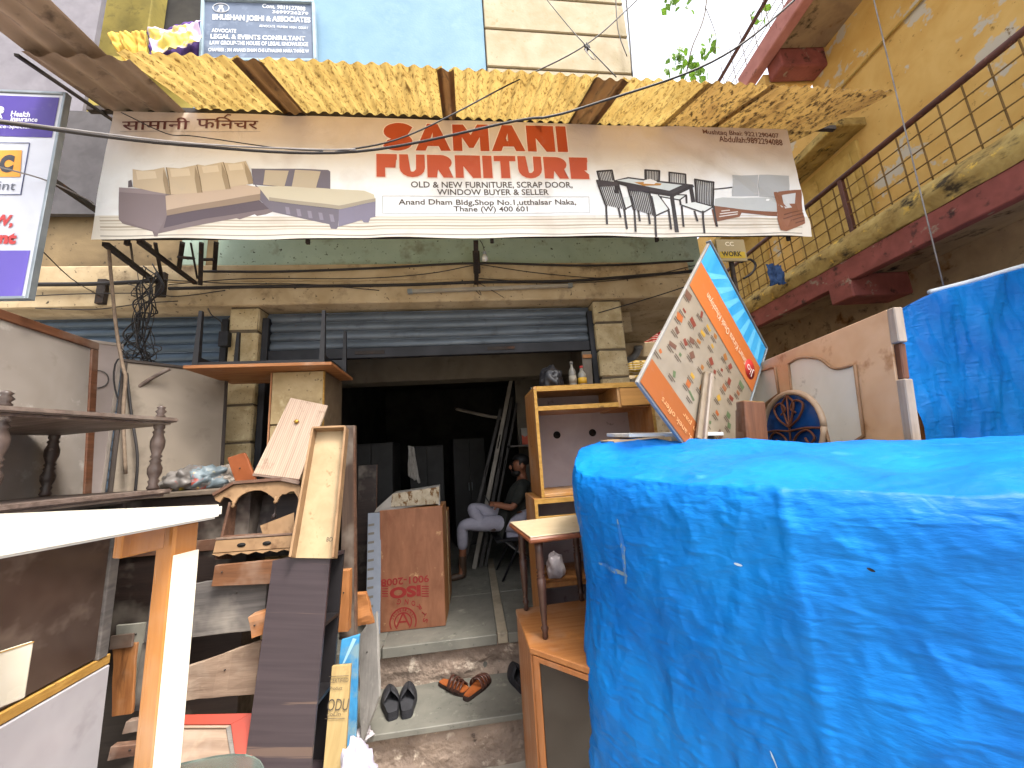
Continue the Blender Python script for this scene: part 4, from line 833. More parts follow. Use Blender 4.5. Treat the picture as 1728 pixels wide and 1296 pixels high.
def mark(name, m, pts, wpx):                                        # a scuff or tear following the sheet, a hair above it
    uv = [tarp_uv(*q_) for q_ in pts]; bm = bmesh.new(); prev = None; n_ = 8*(len(uv)-1)
    for k in range(n_+1):
        f_ = k/n_*(len(uv)-1); i = min(int(f_), len(uv)-2); t = f_-i; u = uv[i][0]*(1-t)+uv[i+1][0]*t; v = uv[i][1]*(1-t)+uv[i+1][1]*t
        w2 = wpx*(.6+.7*abs(noise.noise(Vector((k*.7, wpx, 0)))))*(.35+.65*math.sin(math.pi*min(1, max(.02, k/n_)))); du = w2*.00045; dv = w2*.0006 if abs(uv[0][1]-uv[-1][1]) < .03 else 0
        a, c = tarp_fn(u-du, v-dv), tarp_fn(u+du, v+dv); o_ = (EYE-a).normalized()*.003; cur = [bm.verts.new(a+o_), bm.verts.new(c+o_)]
        if prev: bm.faces.new((prev[0], prev[1], cur[1], cur[0]))
        prev = cur
    fin(bm, name, m, tb, True)
mark('scuff', m_dirt, [(978, 868), (982, 905), (990, 950)], 10); mark('scuff', m_dirt, [(1040, 880), (1050, 930), (1058, 980)], 9); mark('scuff', m_dirt, [(1010, 955), (1035, 965), (1055, 975)], 9)
mark('tear', m_tear, [(1243, 948), (1254, 955)], 3.5); mark('tear', m_hole, [(1466, 970), (1478, 973)], 4); mark('tear', m_tear, [(1304, 1262), (1312, 1290)], 5)
box('covered_crate', m_plyz, (1.5, 2.3, .9, 1.5, 0, 1.66), tb, 0)
m_tape = mat('brown_tape', '8e8a80', '74706a', rough=.5, spots=('5a4a38', 10, .55, .15))
def patch(pts, lift=.006):                                          # faded tape stuck on the tarpaulin
    bm = bmesh.new(); L_ = [tarp_fn(*q)+Vector((-.5, -.8, .1)).normalized()*lift for q in pts]
    return L_
# sheets lying on the tarpaulin's back edge
a, b_ = at(1062, 738, 2.02), at(1222, 735, 2.02); wb = thing('white_board', 'thin white board lying on the back edge of the blue tarpaulin', 'board')
hull('board', mat('white_laminate', 'c3c6c8', 'b5b8ba', rough=.3), [a, b_, b_+V(.03, .3, .02), a+V(-.02, .3, .02)], V(0, 0, .02), wb); hull('lining', ink('a58b6a'), [a+V(-.1, -.02, -.024), a+V(.2, -.02, -.012), a+V(.2, .2, -.002), a+V(-.1, .2, -.012)], V(0, 0, .008), wb, 0)
# second tarpaulin heap behind, at the right edge
T2 = [at(1492, 545, 2.15), at(1560, 500, 2.15), at(1640, 478, 2.1), at(1728, 452, 2.05), at(1850, 420, 2.0), at(2000, 400, 1.95)]
S2 = spline(T2, 10)
def t2fn(u, v):
    k = u*(len(S2)-1); i = min(int(k), len(S2)-2); e_ = S2[i].lerp(S2[i+1], k-i)
    if v < .25:
        q = 1-v/.25; return e_+V(.25*q, .55*q, -.10*q*q+.05*math.sin(q*3)*noise.noise(Vector((u*6, q, 0))))
    q = (v-.25)/.75; s = u*2.6
    cr_ = sum(am*(.35-1.6*abs(noise.noise(Vector((s*fq+q*fq*.6, q*fq*1.4, fq))))) for fq, am in ((4, .02), (9, .010), (20, .005), (44, .0025)))
    f_ = .5*cr_+.05*noise.noise(Vector((s*1.8+q*1.0, q*2.0, 12)))+.03*noise.noise(Vector((s*3+q*4, q*5, 15)))+.012*noise.noise(Vector((s*9, q*11, 17)))
    return V(e_.x+.05*q+.4*f_*(u < .1), e_.y-.03-.12*q-f_*1.6+.08*math.exp(-((q-.35)/.06)**2)*.5, e_.z-q*(e_.z-.02))
t2 = thing('tarpaulin_heap', 'tall heap under a crumpled blue tarpaulin behind the leaning door', 'tarpaulin'); grid('tarpaulin', m_tarp, t2fn, 240, 240, t2)
box('covered_cupboard', m_plyz, (3.5, 4.0, 2.4, 2.7, 0, 2.4), t2, 0)
tube('rope_edge', mat('pale_tarp_hem', 'c9d2d8', 'b3bcc4', rough=.6), [S2[i]+V(0, .02, .015) for i in range(12, len(S2), 5)], .018, t2)

# ------------------------------------------------------------------ leaning door with arched panels
TLp, TRp = at(1236, 628, 2.85), at(1466, 530, 1.53); BRp = TRp+V(-.26, -.06, -2.05)
X = (TRp-TLp); wdr = X.length; M, _, _ = F3(TLp+V(-.26, -.06, -2.05), BRp, TLp); hd = 2.05
m_dr = mat('peach_laminate_door', 'cba885', 'be9874', scale=4, rough=.45, spots=('96683f', 6, .6, .15))
m_wp = mat('white_door_panel', 'd2cfc4', 'c8c5b8', scale=3, rough=.45, spots=('8e8a7c', 7, .63, .12))
m_trim = mat('brown_moulding', '9a7858', '836347', rough=.5)
dr_ = thing('panel_door', 'peach laminate door with white arched panels leaning against the blue tarpaulin', 'door', M)
box('leaf', m_dr, (0, wdr, 0, .035, 0, hd), dr_, .003)
def P2(*pp): return [on(M, *q) for q in pp]
def sp2(pts, n=5): return [(v.x, v.y) for v in spline([(x, z, 0) for x, z in pts], n)]
big = sp2(P2((1333, 614), (1352, 604), (1385, 606), (1410, 622), (1445, 616)))+P2((1460, 735), (1408, 770))+sp2(P2((1400, 740), (1385, 690), (1355, 668), (1338, 662)))
small = sp2(P2((1243, 655), (1262, 652), (1275, 632), (1300, 622), (1309, 620)))+P2((1316, 664))+sp2(P2((1295, 680), (1284, 710), (1280, 740)))+P2((1245, 745))
for nm, pl_ in (('white_panel', big), ('white_panel', small)):
    prism(nm, m_wp, pl_, -.004, -.0005, dr_); tube('moulding', m_trim, [(x, -.008, z) for x, z in pl_+pl_[:1]], .008, dr_, 6, n=1)
cx, cz = on(M, 1338, 725); ra, rb = abs(on(M, 1395, 725)[0]-cx), on(M, 1338, 662)[1]-cz
ov = [(cx+ra*math.cos(R(a*10)), cz+rb*math.sin(R(a*10))) for a in range(36)]
prism('oval_pane', mat('blue_backed_glass', '1b4f94', '123c78', rough=.15, spots=('0a1e3c', 4, .55, .2)), ov, -.005, -.002, dr_)
tube('oval_frame', mat('cream_frame', 'bfa68c', 'ad9378', rough=.5), [(x, -.012, z) for x, z in ov+ov[:1]], .017, dr_, 8, n=1)
m_ir = mat('copper_ironwork', '7a4a35', '633a29', rough=.5, metal=.3)
for s in (-1, 1):
    for pts in ([(0, .05), (.35, .3), (.5, .62), (.25, .75), (.1, .55), (.25, .42)], [(0, .05), (.12, .35), (.2, .7), (.0, .92)], [(0, -.6), (.2, -.2), (.55, -.05), (.75, -.25), (.6, -.4), (.48, -.25)], [(0, -.05), (.5, .0), (.95, -.03)]):
        tube('iron_scroll', m_ir, [(cx+s*ra*x, -.02, cz+rb*z) for x, z in pts], .007, dr_, 6)
tube('iron_bar', m_ir, [(cx, -.02, cz-rb), (cx, -.02, cz+rb)], .006, dr_, 6, n=1)
m_gw = wood('grey_edge_wood', '9a8b7d', '84766a', 'z'); m_sp = wood('splintered_wood', '6a3f28', '4d2c1c', 'z', bump=.5)
z1, z2 = on(M, 1495, 585)[1], on(M, 1495, 645)[1]
for a, b_, m, off in ((0, z2, m_gw, 0), (z2, z1, m_sp, .012), (z1, hd-.002, m_gw, 0)): wob(box('edge_lipping', m, (wdr+.001-off, wdr+.04-off, -.003+off, .036, a+.003, b_), dr_, .004), .003, 20)
# blocks standing before the door
for i, (x0, x1, yt, yb_, lab) in enumerate(((1253, 1290, 676, 745, 'thick brown wood block before the arched door, the wider of two'), (1242, 1257, 688, 745, 'thin brown wood offcut beside the wider block before the arched door'))):
    a, b_, c = at(x0, yb_, 1.9+.02*i), at(x1, yb_+2, 1.9+.02*i), at(x0+4, yt, 1.9+.02*i); M, w2, h2 = F3(a-V(0, 0, .25), b_-V(0, 0, .25), c)
    t = thing('wood_block', lab, 'wood', M); wob(box('block', wood('brown_block_wood', '6d4630', '573523', 'z', bump=.3), (0, w2, 0, .07, 0, h2), t, .004), .003, 14, i); box('end_grain', m_plyedge, (.004, w2-.004, .004, .066, h2, h2+.002), t, 0)
t = thing('wood_plank', 'narrow pale plank leaning across the poster, above the tarpaulin', 'plank'); bar('plank', wood('pale_plank', '8d7d6a', '776853', 'z'), at(1183, 742, 1.96), at(1196, 630, 2.02), .06, .02, t, up=(0, 1, 0)); bar('plank_edge', m_gw, at(1188, 742, 1.94), at(1199, 630, 2.0), .012, .025, t, up=(0, 1, 0))
a = at(1187, 742, 2.14); t = thing('cardboard_box', 'small brown box standing between the poster and the arched door', 'box', FB(V(a.x, a.y, 1.86), 12)); box('carton', mat('brown_card', '6e4a31', '5b3b27', rough=.8), (0, .13, 0, .12, 0, .16), t, .004); box('flap', mat('brown_card', '6e4a31'), (.0, .13, -.003, -.001, .12, .159), t, 0)
# ------------------------------------------------------------------ upside-down product poster board
T_, R_, L_ = at(1192, 411, 2.1), at(1287, 590, 2.5), at(1072, 648, 1.77)
eL = (L_-T_); eR = (R_-T_); Yn = eR.cross(eL).normalized()
if Yn.y < 0: Yn = -Yn
xr, zl = eR.normalized(), eL.normalized(); xr = (xr-zl*(xr.dot(zl)*.55)).normalized(); zl = (zl-xr*zl.dot(xr)).normalized(); Yn = zl.cross(xr)      # the printed side is the +y side
MP = Matrix((xr, Yn, zl)).transposed().to_4x4(); MP.translation = T_     # x along the header, z down the sheet
po = thing('poster_board', 'large orange and blue grocery poster board leaning upside down beside the pillar', 'poster', MP)
wR, wL = eR.length, eL.length
def pp(name, m, u0, u1, v0, v1, y=-.003, bow=0): return prism(name, m, [(wR*u0, wL*v0), (wR*u1, wL*v0), (wR*u1, wL*v1), (wR*u0, wL*v1)], .02-y, .02-y, po)
box('board', mat('poster_backing', '8d8a86', '7e7b77', rough=.6), (0, wR, 0, .02, 0, wL), po, .003)
pp('product_sheet', mat('poster_paper', '978b79', '8a7e6c', scale=4, rough=.5), .01, .99, .01, .99)
pp('blue_header', mat('poster_blue', '2a8fc8', '4aa9dc', scale=5, st=(1, 1, .3), rough=.4), .01, .99, .01, .17, -.0045); pp('orange_header', ink('b8672f'), .01, .99, .17, .36, -.006); pp('orange_footer', ink('9a5526'), .01, .99, .86, .99, -.0045)
for k in range(7): prism('blue_ray', ink('5fb6df'), [(wR*(.1+.13*k), wL*.165), (wR*(.16+.13*k), wL*.165), (wR*(.3+.1*k), wL*.02), (wR*(.27+.1*k), wL*.02)], (.0252), .0252, po)
def htext(body, u0, v0, width, height, m, y=-.0075):
    o = text(po, 'lettering', body, m, 0, 0, wR*width, wL*height, 0); o.matrix_local = Matrix.Translation((wR*u0, .02-y, wL*v0)) @ Matrix.Rotation(math.pi, 4, 'Z'); return o
htext('Smart Kirana Onek Khushiyan', .80, .24, .62, .055, ink('d8c3a8')); lathe('logo_disc', ink('b02b26'), [(.075*wR, 0), (.075*wR, .001)], po, 24, M=Matrix.Translation((wR*.875, .0275, wL*.27)) @ Matrix.Rotation(R(90), 4, 'X'))
htext('Jio', .93, .24, .10, .06, ink('e2d6cf'), -.0085); htext('anek products, anek offers', .9, .93, .7, .035, ink('d7a06b')); htext('apne dukaan par', .9, .88, .5, .03, ink('d7a06b'))
random.seed(21)
for i in range(7):
    for j in range(6):
        u, v = .07+.125*i+random.uniform(-.04, .04), .40+.075*j+random.uniform(-.025, .025); c = random.choice(('a35a2c', '7a3a2a', 'b08a34', '5b6a48', '8c5a3a', '6a4a3a', '94602c'))
        a_ = random.uniform(-.5, .5); s1, s2 = .06*wR*random.uniform(.4, 1.3), .026*wL*random.uniform(.5, 1.5)
        prism('product_picture', ink(c), [(wR*u+math.cos(a_)*x-math.sin(a_)*z, wL*v+math.sin(a_)*x+math.cos(a_)*z) for x, z in ((-s1/2, -s2/2), (s1/2, -s2/2), (s1*.4, s2/2), (-s1/2, s2/2))], .0245, .0245, po)
        for k in range(2): pp('caption', ink('5c4c3c'), u-.04, u+.03-.02*k, v+.022+.012*k, v+.027+.012*k, -.0045)
for b_ in ((-.01, wR+.012, -.002, .03, -.012, 0), (wR, wR+.014, -.002, .03, 0, wL)): box('frame', m_fr2, b_, po, .002)
# ------------------------------------------------------------------ left side: more materials
m_whiteply = mat('dusty_white_board', '958d86', '857d75', scale=2.5, rough=.7, spots=('6f655b', 4, .57, .2), spots2=('b9b3ab', 7, .6, .2))
m_beigeply = mat('dusty_beige_board', '857a6c', '766b5e', scale=2.5, rough=.75, spots=('5d5347', 4, .57, .2))
m_brownfr = wood('brown_frame_wood', '6b452f', '553422', 'x'); m_brownfz = wood('brown_frame_wood_upright', '6f4a33', '573725', 'z')
m_rack = wood('weathered_dark_wood', '675850', '4d4039', 'x', rough=.5, spots=('8b7c70', 10, .6, .15)); m_rackt = mat('weathered_turned_wood', '554842', '3a2f2a', scale=7, rough=.4, bump=.1, spots=('8a7d74', 14, .62, .1))
m_side = wood('dark_sideboard_wood', '2e231f', '221a17', 'x', rough=.5)
m_whited = mat('white_cupboard_laminate', 'a5a2a6', '9a979b', scale=3, rough=.35, spots=('8a878a', 5, .6, .2))
m_tabletop = mat('cream_gloss_laminate', 'd6d0c2', 'ccc5b6', scale=3, rough=.18, spec=.5)
m_tleg = wood('honey_wood_leg', 'b3773a', 'a0682f', 'z', rough=.25)
m_legw = mat('cream_board_lit_leg', 'd9d0bd', 'cfc5b0', rough=.25)  # cream of the small board; on the table legs it paints the sunlit face
m_gplank = wood('grey_weathered_plank', '5a5552', '474341', 'x', rough=.8, bump=.4, spots=('776f68', 5, .58, .2)); m_bplank = wood('dusty_beige_plank', '84705f', '6f5c4d', 'x', rough=.85, bump=.35, spots=('a08c78', 5, .58, .2))
m_wenge = mat('wenge_veneer', '3b3235', '322a2d', scale=3, st=(.5, 4, 14), rough=.4, spots=('584840', 2.2, .63, .03, (.25, 1, 9)))
m_wengei = mat('black_inner_veneer', '1d1a1c', '171416', rough=.5)
m_pink = mat('streaky_pink_veneer', 'a08a78', '8c7564', scale=3, st=(14, 9, .5), rough=.4, wave=('bba78f', 5, 'X', .12, (5, 1, .3)), spots=('7b6350', 7, .62, .1))
m_tray = mat('beige_board_lining', '9d8868', '917c5d', scale=9, rough=.7, spots=('7c6748', 20, .62, .1))
m_cabp = mat('chipped_cream_board', 'a08c68', '8c7854', scale=6, rough=.8, bump=.3, spots=('4f402a', 22, .64, .06), spots2=('b9a985', 6, .58, .2))
m_mand = wood('temple_brown_wood', '5d4233', '493226', 'x', rough=.5, spots=('84654d', 8, .6, .15)); m_mand2 = mat('temple_bare_wood', '8c6f50', '775c40', scale=6, rough=.7, spots=('5b4028', 9, .58, .15))

# ------------------------------------------------------------------ boards leaning along the left shopfront
def framed(label, tl, tr, zb, m, mf, fw=.045, th=.025, stiles=(1, 1), lean=.0, name='framed_board', cat='board'):
    t0, t1 = at(*tl), at(*tr); t0.z = t1.z = (t0.z+t1.z)/2
    b0, b1 = Vector((t0.x, t0.y, zb)), Vector((t1.x, t1.y, zb)); d = (b1-b0).normalized(); n_ = Vector((d.y, -d.x, 0)); b0 += n_*lean; b1 += n_*lean
    M, w_, h_ = F3(b0, b1, t0); t = thing(name, label, cat, M)
    box('panel', m, (fw*.5, w_-fw*.5, .004, th-.004, .01, h_-fw*.5), t, 0)
    box('top_rail', mf, (0, w_, -.006, th, h_-fw, h_), t, .003)
    for s, x in ((stiles[0], 0), (stiles[1], w_-fw)):
        if s: box('stile', mf, (x, x+fw, -.005, th-.001, 0, h_-fw-.001), t, .003)
    return t, w_, h_
framed('large pale board with a brown wooden frame at the upper left edge', (-60, 498, 1.80), (166, 581, 2.50), .75, m_whiteply, m_brownfr, .05, lean=.15)
t, w_, h_ = framed('whitish door leaf with a faint ring mark, right of the brown-framed board', (128, 560, 2.62), (208, 590, 2.78), .9, mat('pinkish_white_board', '9e918c', '91857f', scale=3, rough=.6, spots=('8b7a72', 4, .58, .2)), mat('pinkish_white_edge', 'a4998f', '90857b', rough=.6), .02, lean=.1)
bm = bmesh.new(); add_tube(bm, [(w_*.55+.05*math.cos(a*.35), -.008, h_*.86+.06*math.sin(a*.35)) for a in range(19)], .004, 5); fin(bm, 'ring_mark', m_gplank, t)
framed('grey-beige sheet with a dark edge between the white leaf and the stone pillar', (212, 578, 2.45), (384, 650, 2.86), .9, m_beigeply, mat('dark_edge_band', '3d332c', '2f2722', rough=.7), .02, lean=.12)
# dusty chest with rubbish behind the small temple
a = at(368, 848, 2.42); ch = thing('wooden_chest', 'dusty brown chest top behind the small wooden temple cabinet', 'chest', FB(V(a.x-.78, 2.42, .286)))
hz = 1.80-.286; box('carcass', m_side, (0, .95, .01, .5, 0, hz-.03), ch, .003); box('lid', mat('dust_covered_wood', '5f5347', '4e443a', scale=4, rough=.9, spots=('7d7062', 6, .58, .2)), (-.02, .97, -.02, .52, hz-.028, hz), ch, .004); box('front_rail', m_mand, (.0, .95, -.004, .009, hz-.34, hz-.28), ch)
# ------------------------------------------------------------------ turned rack standing on the cabinets
zr = 2.175; Rr = atz(303, 706, zr); e1 = V(-.955, .297, 0); e2 = V(-.297, -.955, 0)
MR = Matrix(((e1.x, e2.x, 0, Rr.x), (e1.y, e2.y, 0, Rr.y), (0, 0, 1, 1.801), (0, 0, 0, 1)))
if MR.to_3x3().determinant() < 0: pass
rk = thing('turned_rack', 'weathered dark wood display rack with turned posts at the left', 'shelf', MR)
RL, RW, RH = .78, .60, zr-1.801
for z, nm in ((RH-.02, 'shelf'), (.012, 'shelf')):
    pl_ = [(0, 0), (RL, 0), (RL, RW), (0, RW)]
    bm = bmesh.new(); add_box(bm, -.0, RL, -.0, RW, z, z+.022); bmesh.ops.bevel(bm, geom=list(bm.edges), offset=.006, segments=2, affect='EDGES'); o = fin(bm, nm, m_rack, rk)
    box('apron', m_rack, (.02, RL-.02, .02, RW-.02, z-.012, z-.0005), rk, .002)
pr = [(.018, 0), (.024, .01), (.016, .025), (.022, .04), (.016, .05), (.026, .075), (.028, .1), (.018, .125), (.024, .135), (.016, .145), (.024, .155), (.017, .165), (.027, .2), (.028, .23), (.018, .262), (.024, .272), (.016, .282), (.022, .292), (.019, RH-.035)]
for x, y in ((.05, .05), (RL-.05, .05), (.05, RW-.05), (RL-.05, RW-.05)):
    lathe('post', m_rackt, pr, rk, 14, M=Matrix.Translation((x, y, .035))); lathe('finial', m_rackt, [(.012, 0), (.02, .008), (.012, .018), (.022, .03), (.012, .042), (.018, .05), (.006, .06)], rk, 14, M=Matrix.Translation((x, y, RH+.003)))
# ------------------------------------------------------------------ crockery cabinet with glass doors and white lower doors, far left
CX = -1.69; cy0, cy1 = 1.10, 2.06
ck = thing('crockery_cabinet', 'tall cabinet with dusty glass upper doors and white lower doors at left', 'cabinet', Matrix(((0, -1, 0, CX), (1, 0, 0, cy0), (0, 0, 1, 0), (0, 0, 0, 1))))   # local x runs away from the street, y into the cabinet
WC = cy1-cy0; zm = 1.10
box('side_panel', m_gplank, (WC-.02, WC, 0, .42, 0, 1.78), ck); box('side_panel', m_wood_o, (0, .02, 0, .42, 0, 1.78), ck); box('back_panel', m_brownfz, (.02, WC-.02, .40, .42, 0, 1.78), ck, 0)
box('top', m_gplank, (-.01, WC+.01, -.01, .43, 1.781, 1.80), ck); box('waist_rail', m_plyedge, (0, WC, -.012, .40, zm-.02, zm+.02), ck, .003); box('plinth', m_side, (0, WC, .02, .40, 0, .08), ck)
box('frame_post', m_wood_o, (.27, .35, -.02, .02, zm+.02, 1.76), ck, .004); box('frame_post', m_gplank, (WC-.065, WC-.021, -.016, .02, zm+.02, 1.76), ck, .003)
for z in (1.33, 1.55): box('shelf', mat('dusty_shelf', '6d6258', '5c5249', rough=.9), (.02, WC-.02, .03, .39, z, z+.018), ck)
box('pane', mat('dusty_brown_glass', '3a2d27', '4a3c34', scale=3, rough=.22, spec=.5, spots=('6d5f55', 4, .54, .25)), (.351, WC-.066, -.004, .002, zm+.03, 1.74), ck, 0)
for i in range(2):
    d_ = box('lower_door', m_whited, (.01+i*WC*.5, WC*.5-.006+i*WC*.5, -.018, -.001, .09, zm-.024), ck, .003); box('edge', m_side, (.01+i*WC*.5-.003, .012+i*WC*.5, -.02, -.002, .09, zm-.024), d_, 0)
bd_ = thing('cream_board', 'small cream board standing at the left edge before the white doors', 'board', FB(at(-62, 1205, 1.2), 62)); box('board', m_legw, (0, .10, 0, .012, -.02, .12), bd_); box('cut_edge', m_plyedge, (.0, .10, -.0015, 0, .117, .12), bd_, 0)
# crumpled wrapper in front of the glass
q = at(148, 1098, 2.02); 
# ------------------------------------------------------------------ cream-topped table in the left foreground
zt = 1.832; Kc = V(-.505, .865, 0); ax_ = V(-.943, .333, 0); ay_ = V(.333, .943, 0)
MT = Matrix(((-ax_.x, ay_.x, 0, Kc.x+ax_.x*.85-ay_.x*.62), (-ax_.y, ay_.y, 0, Kc.y+ax_.y*.85-ay_.y*.62), (0, 0, 1, 0), (0, 0, 0, 1)))
ft = thing('cream_table', 'cream glossy topped table with a honey wood leg in the left foreground', 'table', MT)
bm = bmesh.new(); add_box(bm, 0, .85, 0, .62, zt-.024, zt); ve = [e_ for e_ in bm.edges if abs(e_.verts[0].co.z-e_.verts[1].co.z) > .01]
bmesh.ops.bevel(bm, geom=ve, offset=.03, segments=5, affect='EDGES'); bmesh.ops.bevel(bm, geom=[e_ for e_ in bm.edges if e_.is_manifold and abs(e_.verts[0].co.z-e_.verts[1].co.z) < .001], offset=.004, segments=2, affect='EDGES'); fin(bm, 'table_top', m_tabletop, ft)
for b_ in ((.06, .35, .3, .32, zt-.055, zt-.025), (.70, .765, .54, .56, zt-.065, zt-.025), (.79, .81, .46, .525, zt-.065, zt-.025)): box('apron', m_tleg, b_, ft)
for x, y in ((.045, .045), (.772, .045), (.045, .535), (.772, .535)):
    lg = box('leg', m_tleg, (x, x+.045, y, y+.045, 0, zt-.026), ft, .004); box('edge_strip', m_legw, (x+.0455, x+.049, y, y+.045, 0, zt-.08), lg, .001)  # cream strip paints sunlight onto the right face of each leg
# glass topped stool at the bottom edge
zg = 1.335; c0 = atz(315, 1310, zg); gt = thing('glass_table', 'clear glass table top just entering at the bottom edge', 'table', FB(V(c0.x-.02, c0.y-.10, 0), 8))
mg = mat('greenish_clear_glass', '9fb0aa', '8fa39c', rough=.08, spec=.8); pts = [(.19*math.cos(R(a))*abs(math.cos(R(a)))**-.35 if abs(math.cos(R(a))) > .01 else 0, .14*math.sin(R(a))) for a in range(0, 360, 10)]
bm = bmesh.new(); f = bm.faces.new([bm.verts.new((x, y, zg-.008)) for x, y in pts]); r_ = bmesh.ops.extrude_face_region(bm, geom=[f]); bmesh.ops.translate(bm, verts=[v for v in r_['geom'] if isinstance(v, bmesh.types.BMVert)], vec=(0, 0, .008)); fin(bm, 'glass_top', mg, gt); pb = mg.node_tree.nodes['Principled BSDF']; pb.inputs['Transmission Weight'].default_value = .85; pb.inputs['IOR'].default_value = 1.45
for s in (-1, 1): box('support', m_side, (s*.1-.02, s*.1+.02, -.05, .05, 0, zg-.009), gt)
# ------------------------------------------------------------------ beige cabinet with the upside-down table on it
D = 2.62; p0 = at(457, 628, D); p1 = at(546, 622, D); zt2 = p0.z
cb = thing('beige_cabinet', 'tall cream cabinet with a chipped top beneath the upturned table', 'cabinet', FB(V(p0.x, D, .286), 2)); wc = p1.x-p0.x; hc = zt2-.286
box('carcass', mat('brownish_cabinet_side', '6d5b45', '5c4c39', rough=.7, spots=('84725a', 5, .58, .2)), (0, wc+.002, .022, .40, 0, hc-.001), cb, .002); box('top_panel', m_cabp, (.012, wc-.006, 0, .02, hc-.36, hc-.003), cb, .003); box('door', m_cabp, (.012, wc-.006, .004, .02, .1, hc-.37), cb, .003)
box('edge_strip', m_wood_o, (0, .010, .0, .021, 0, hc-.002), cb, 0); box('edge_strip', m_plyedge, (wc-.005, wc+.002, .0, .021, 0, hc-.002), cb, 0)
z0 = zt2+.002; up = thing('upturned_table', 'black table lying upside down with its legs in the air on the cream cabinet', 'table', FB(V(at(308, 620, 2.45).x, 2.45, z0), 2.5)); wu = at(556, 615, 2.45).x-at(308, 620, 2.45).x
box('table_top', m_wood_ox, (0, wu, 0, .52, 0, .022), up, .003); m_blk = mat('black_painted_wood', '1f1d1e', '171516', rough=.5)
for x, y in ((.03, .03), (wu-.09, .03), (.03, .46), (wu-.07, .46)):
    bm = bmesh.new(); add_box(bm, x, x+.034, y, y+.034, .0225, .40); o = fin(bm, 'leg', m_blk, up)
    for v in o.data.vertices:
        if v.co.z > .3: v.co.x = x+.017+(v.co.x-x-.017)*.6; v.co.y = y+.017+(v.co.y-y-.017)*.6
box('stretcher', m_blk, (.03, wu-.06, .47, .485, .09, .16), up); box('apron', m_blk, (.03, wu-.06, .035, .05, .0225, .05), up); 
for x in (.035, wu-.085): box('side_rail', m_blk, (x, x+.02, .06, .46, .0225, .09), up)
# ------------------------------------------------------------------ streaky panel with knob, tray, wenge box
M, w_, h_ = F3((427, 799, 2.42), (505, 809, 2.42), (492, 671, 2.56)); M, w_, h_ = F3(at(427, 799, 2.42), at(505, 809, 2.42), at(478, 669, 2.56))
pn = thing('drawer_panel', 'streaky pinkish wood panel with a small brass knob leaning on the cream cabinet', 'panel', M); h_ = .62
bl, br_, tr, tl = on(M, 427, 799), on(M, 505, 809), on(M, 553, 684), on(M, 490, 671)
prism('panel', m_pink, [bl, br_, tr, tl], 0, .02, pn, .002); kx, kz = on(M, 501, 712); lathe('knob', mat('brass', 'a8853c', '8c6d2c', rough=.35, metal=.7), [(.010, 0), (.014, .004), (.014, .012), (.008, .018)], pn, 14, M=Matrix.Translation((kx, 0, kz)) @ Matrix.Rotation(R(90), 4, 'X'))
prism('cut_edge', m_mand, [(bl[0], bl[1]-.012), (br_[0], br_[1]-.012), br_, bl], .001, .03, pn)
M, w_, h_ = F3(at(490, 941, 2.06), at(562, 941, 2.06), at(527, 720, 2.28)); bl, br_, tr, tl = on(M, 490, 940), on(M, 562, 941), on(M, 583, 720), on(M, 528, 722)
ty = thing('shallow_tray', 'long shallow beige drawer leaning upright in the pile left of the entrance', 'drawer', M)
prism('base', m_tray, [bl, br_, tr, tl], .05, .06, ty)
def rim(a, b_, k=.012, nm='rim', m=None):
    A2, B2 = Vector((a[0], 0, a[1])), Vector((b_[0], 0, b_[1])); bar(nm, m or m_mand2, A2+V(0, .022, 0), B2+V(0, .022, 0), k, .06, ty, up=(0, 1, 0))
rim(bl, tl); rim(br_, tr); rim(tl, tr)
text(ty, 'stamp', 'BO', ink('4a4238'), *[c for c in on(M, 545, 912)], .03, .022, .048)
tp = thing('brown_side_board', 'tall brown board standing behind the shallow drawer at the entrance', 'board'); hull('board', wood('dull_brown_board', '4d3d33', '3f3129', 'z'), [at(572, 1080, 2.45), at(600, 1080, 2.45), at(598, 718, 2.45), at(580, 718, 2.45)], V(-.01, .03, 0), tp); hull('lipping', m_mand, [at(598, 1080, 2.447), at(601, 1080, 2.447), at(599, 718, 2.447), at(596, 718, 2.447)], V(0, .03, 0), tp, 0)
M, w_, h_ = F3(at(412, 1296, 2.0), at(525, 1296, 2.0), at(459, 946, 2.12)); bl, br_, tr, tl = on(M, 405, 1345), on(M, 520, 1345), on(M, 558, 935), on(M, 460, 946)
wg = thing('wenge_box', 'dark wenge veneer box shelf standing on end left of the steps', 'shelf', M); dpw = .22
prism('front_panel', m_wenge, [bl, br_, tr, tl], 0, .018, wg, .001)
def quadx(nm, a, b_, y0, y1, k, m):
    d = Vector((b_[0]-a[0], b_[1]-a[1])).normalized(); n_ = Vector((-d.y, d.x))*k
    prism(nm, m, [a, b_, (b_[0]+n_.x, b_[1]+n_.y), (a[0]+n_.x, a[1]+n_.y)], y0, y1, wg)
quadx('end_panel', tl, tr, .019, dpw, -.018, m_wenge); quadx('end_panel', bl, br_, .019, dpw, .018, m_wenge); prism('back_panel', m_wengei, [bl, br_, tr, tl], dpw, dpw+.016, wg); quadx('side_panel', bl, tl, .019, dpw, -.016, m_wenge)
for f_ in (.33, .66): quadx('shelf', (bl[0]+(tl[0]-bl[0])*f_, bl[1]+(tl[1]-bl[1])*f_), (br_[0]+(tr[0]-br_[0])*f_, br_[1]+(tr[1]-br_[1])*f_), .019, dpw, .016, m_wengei)
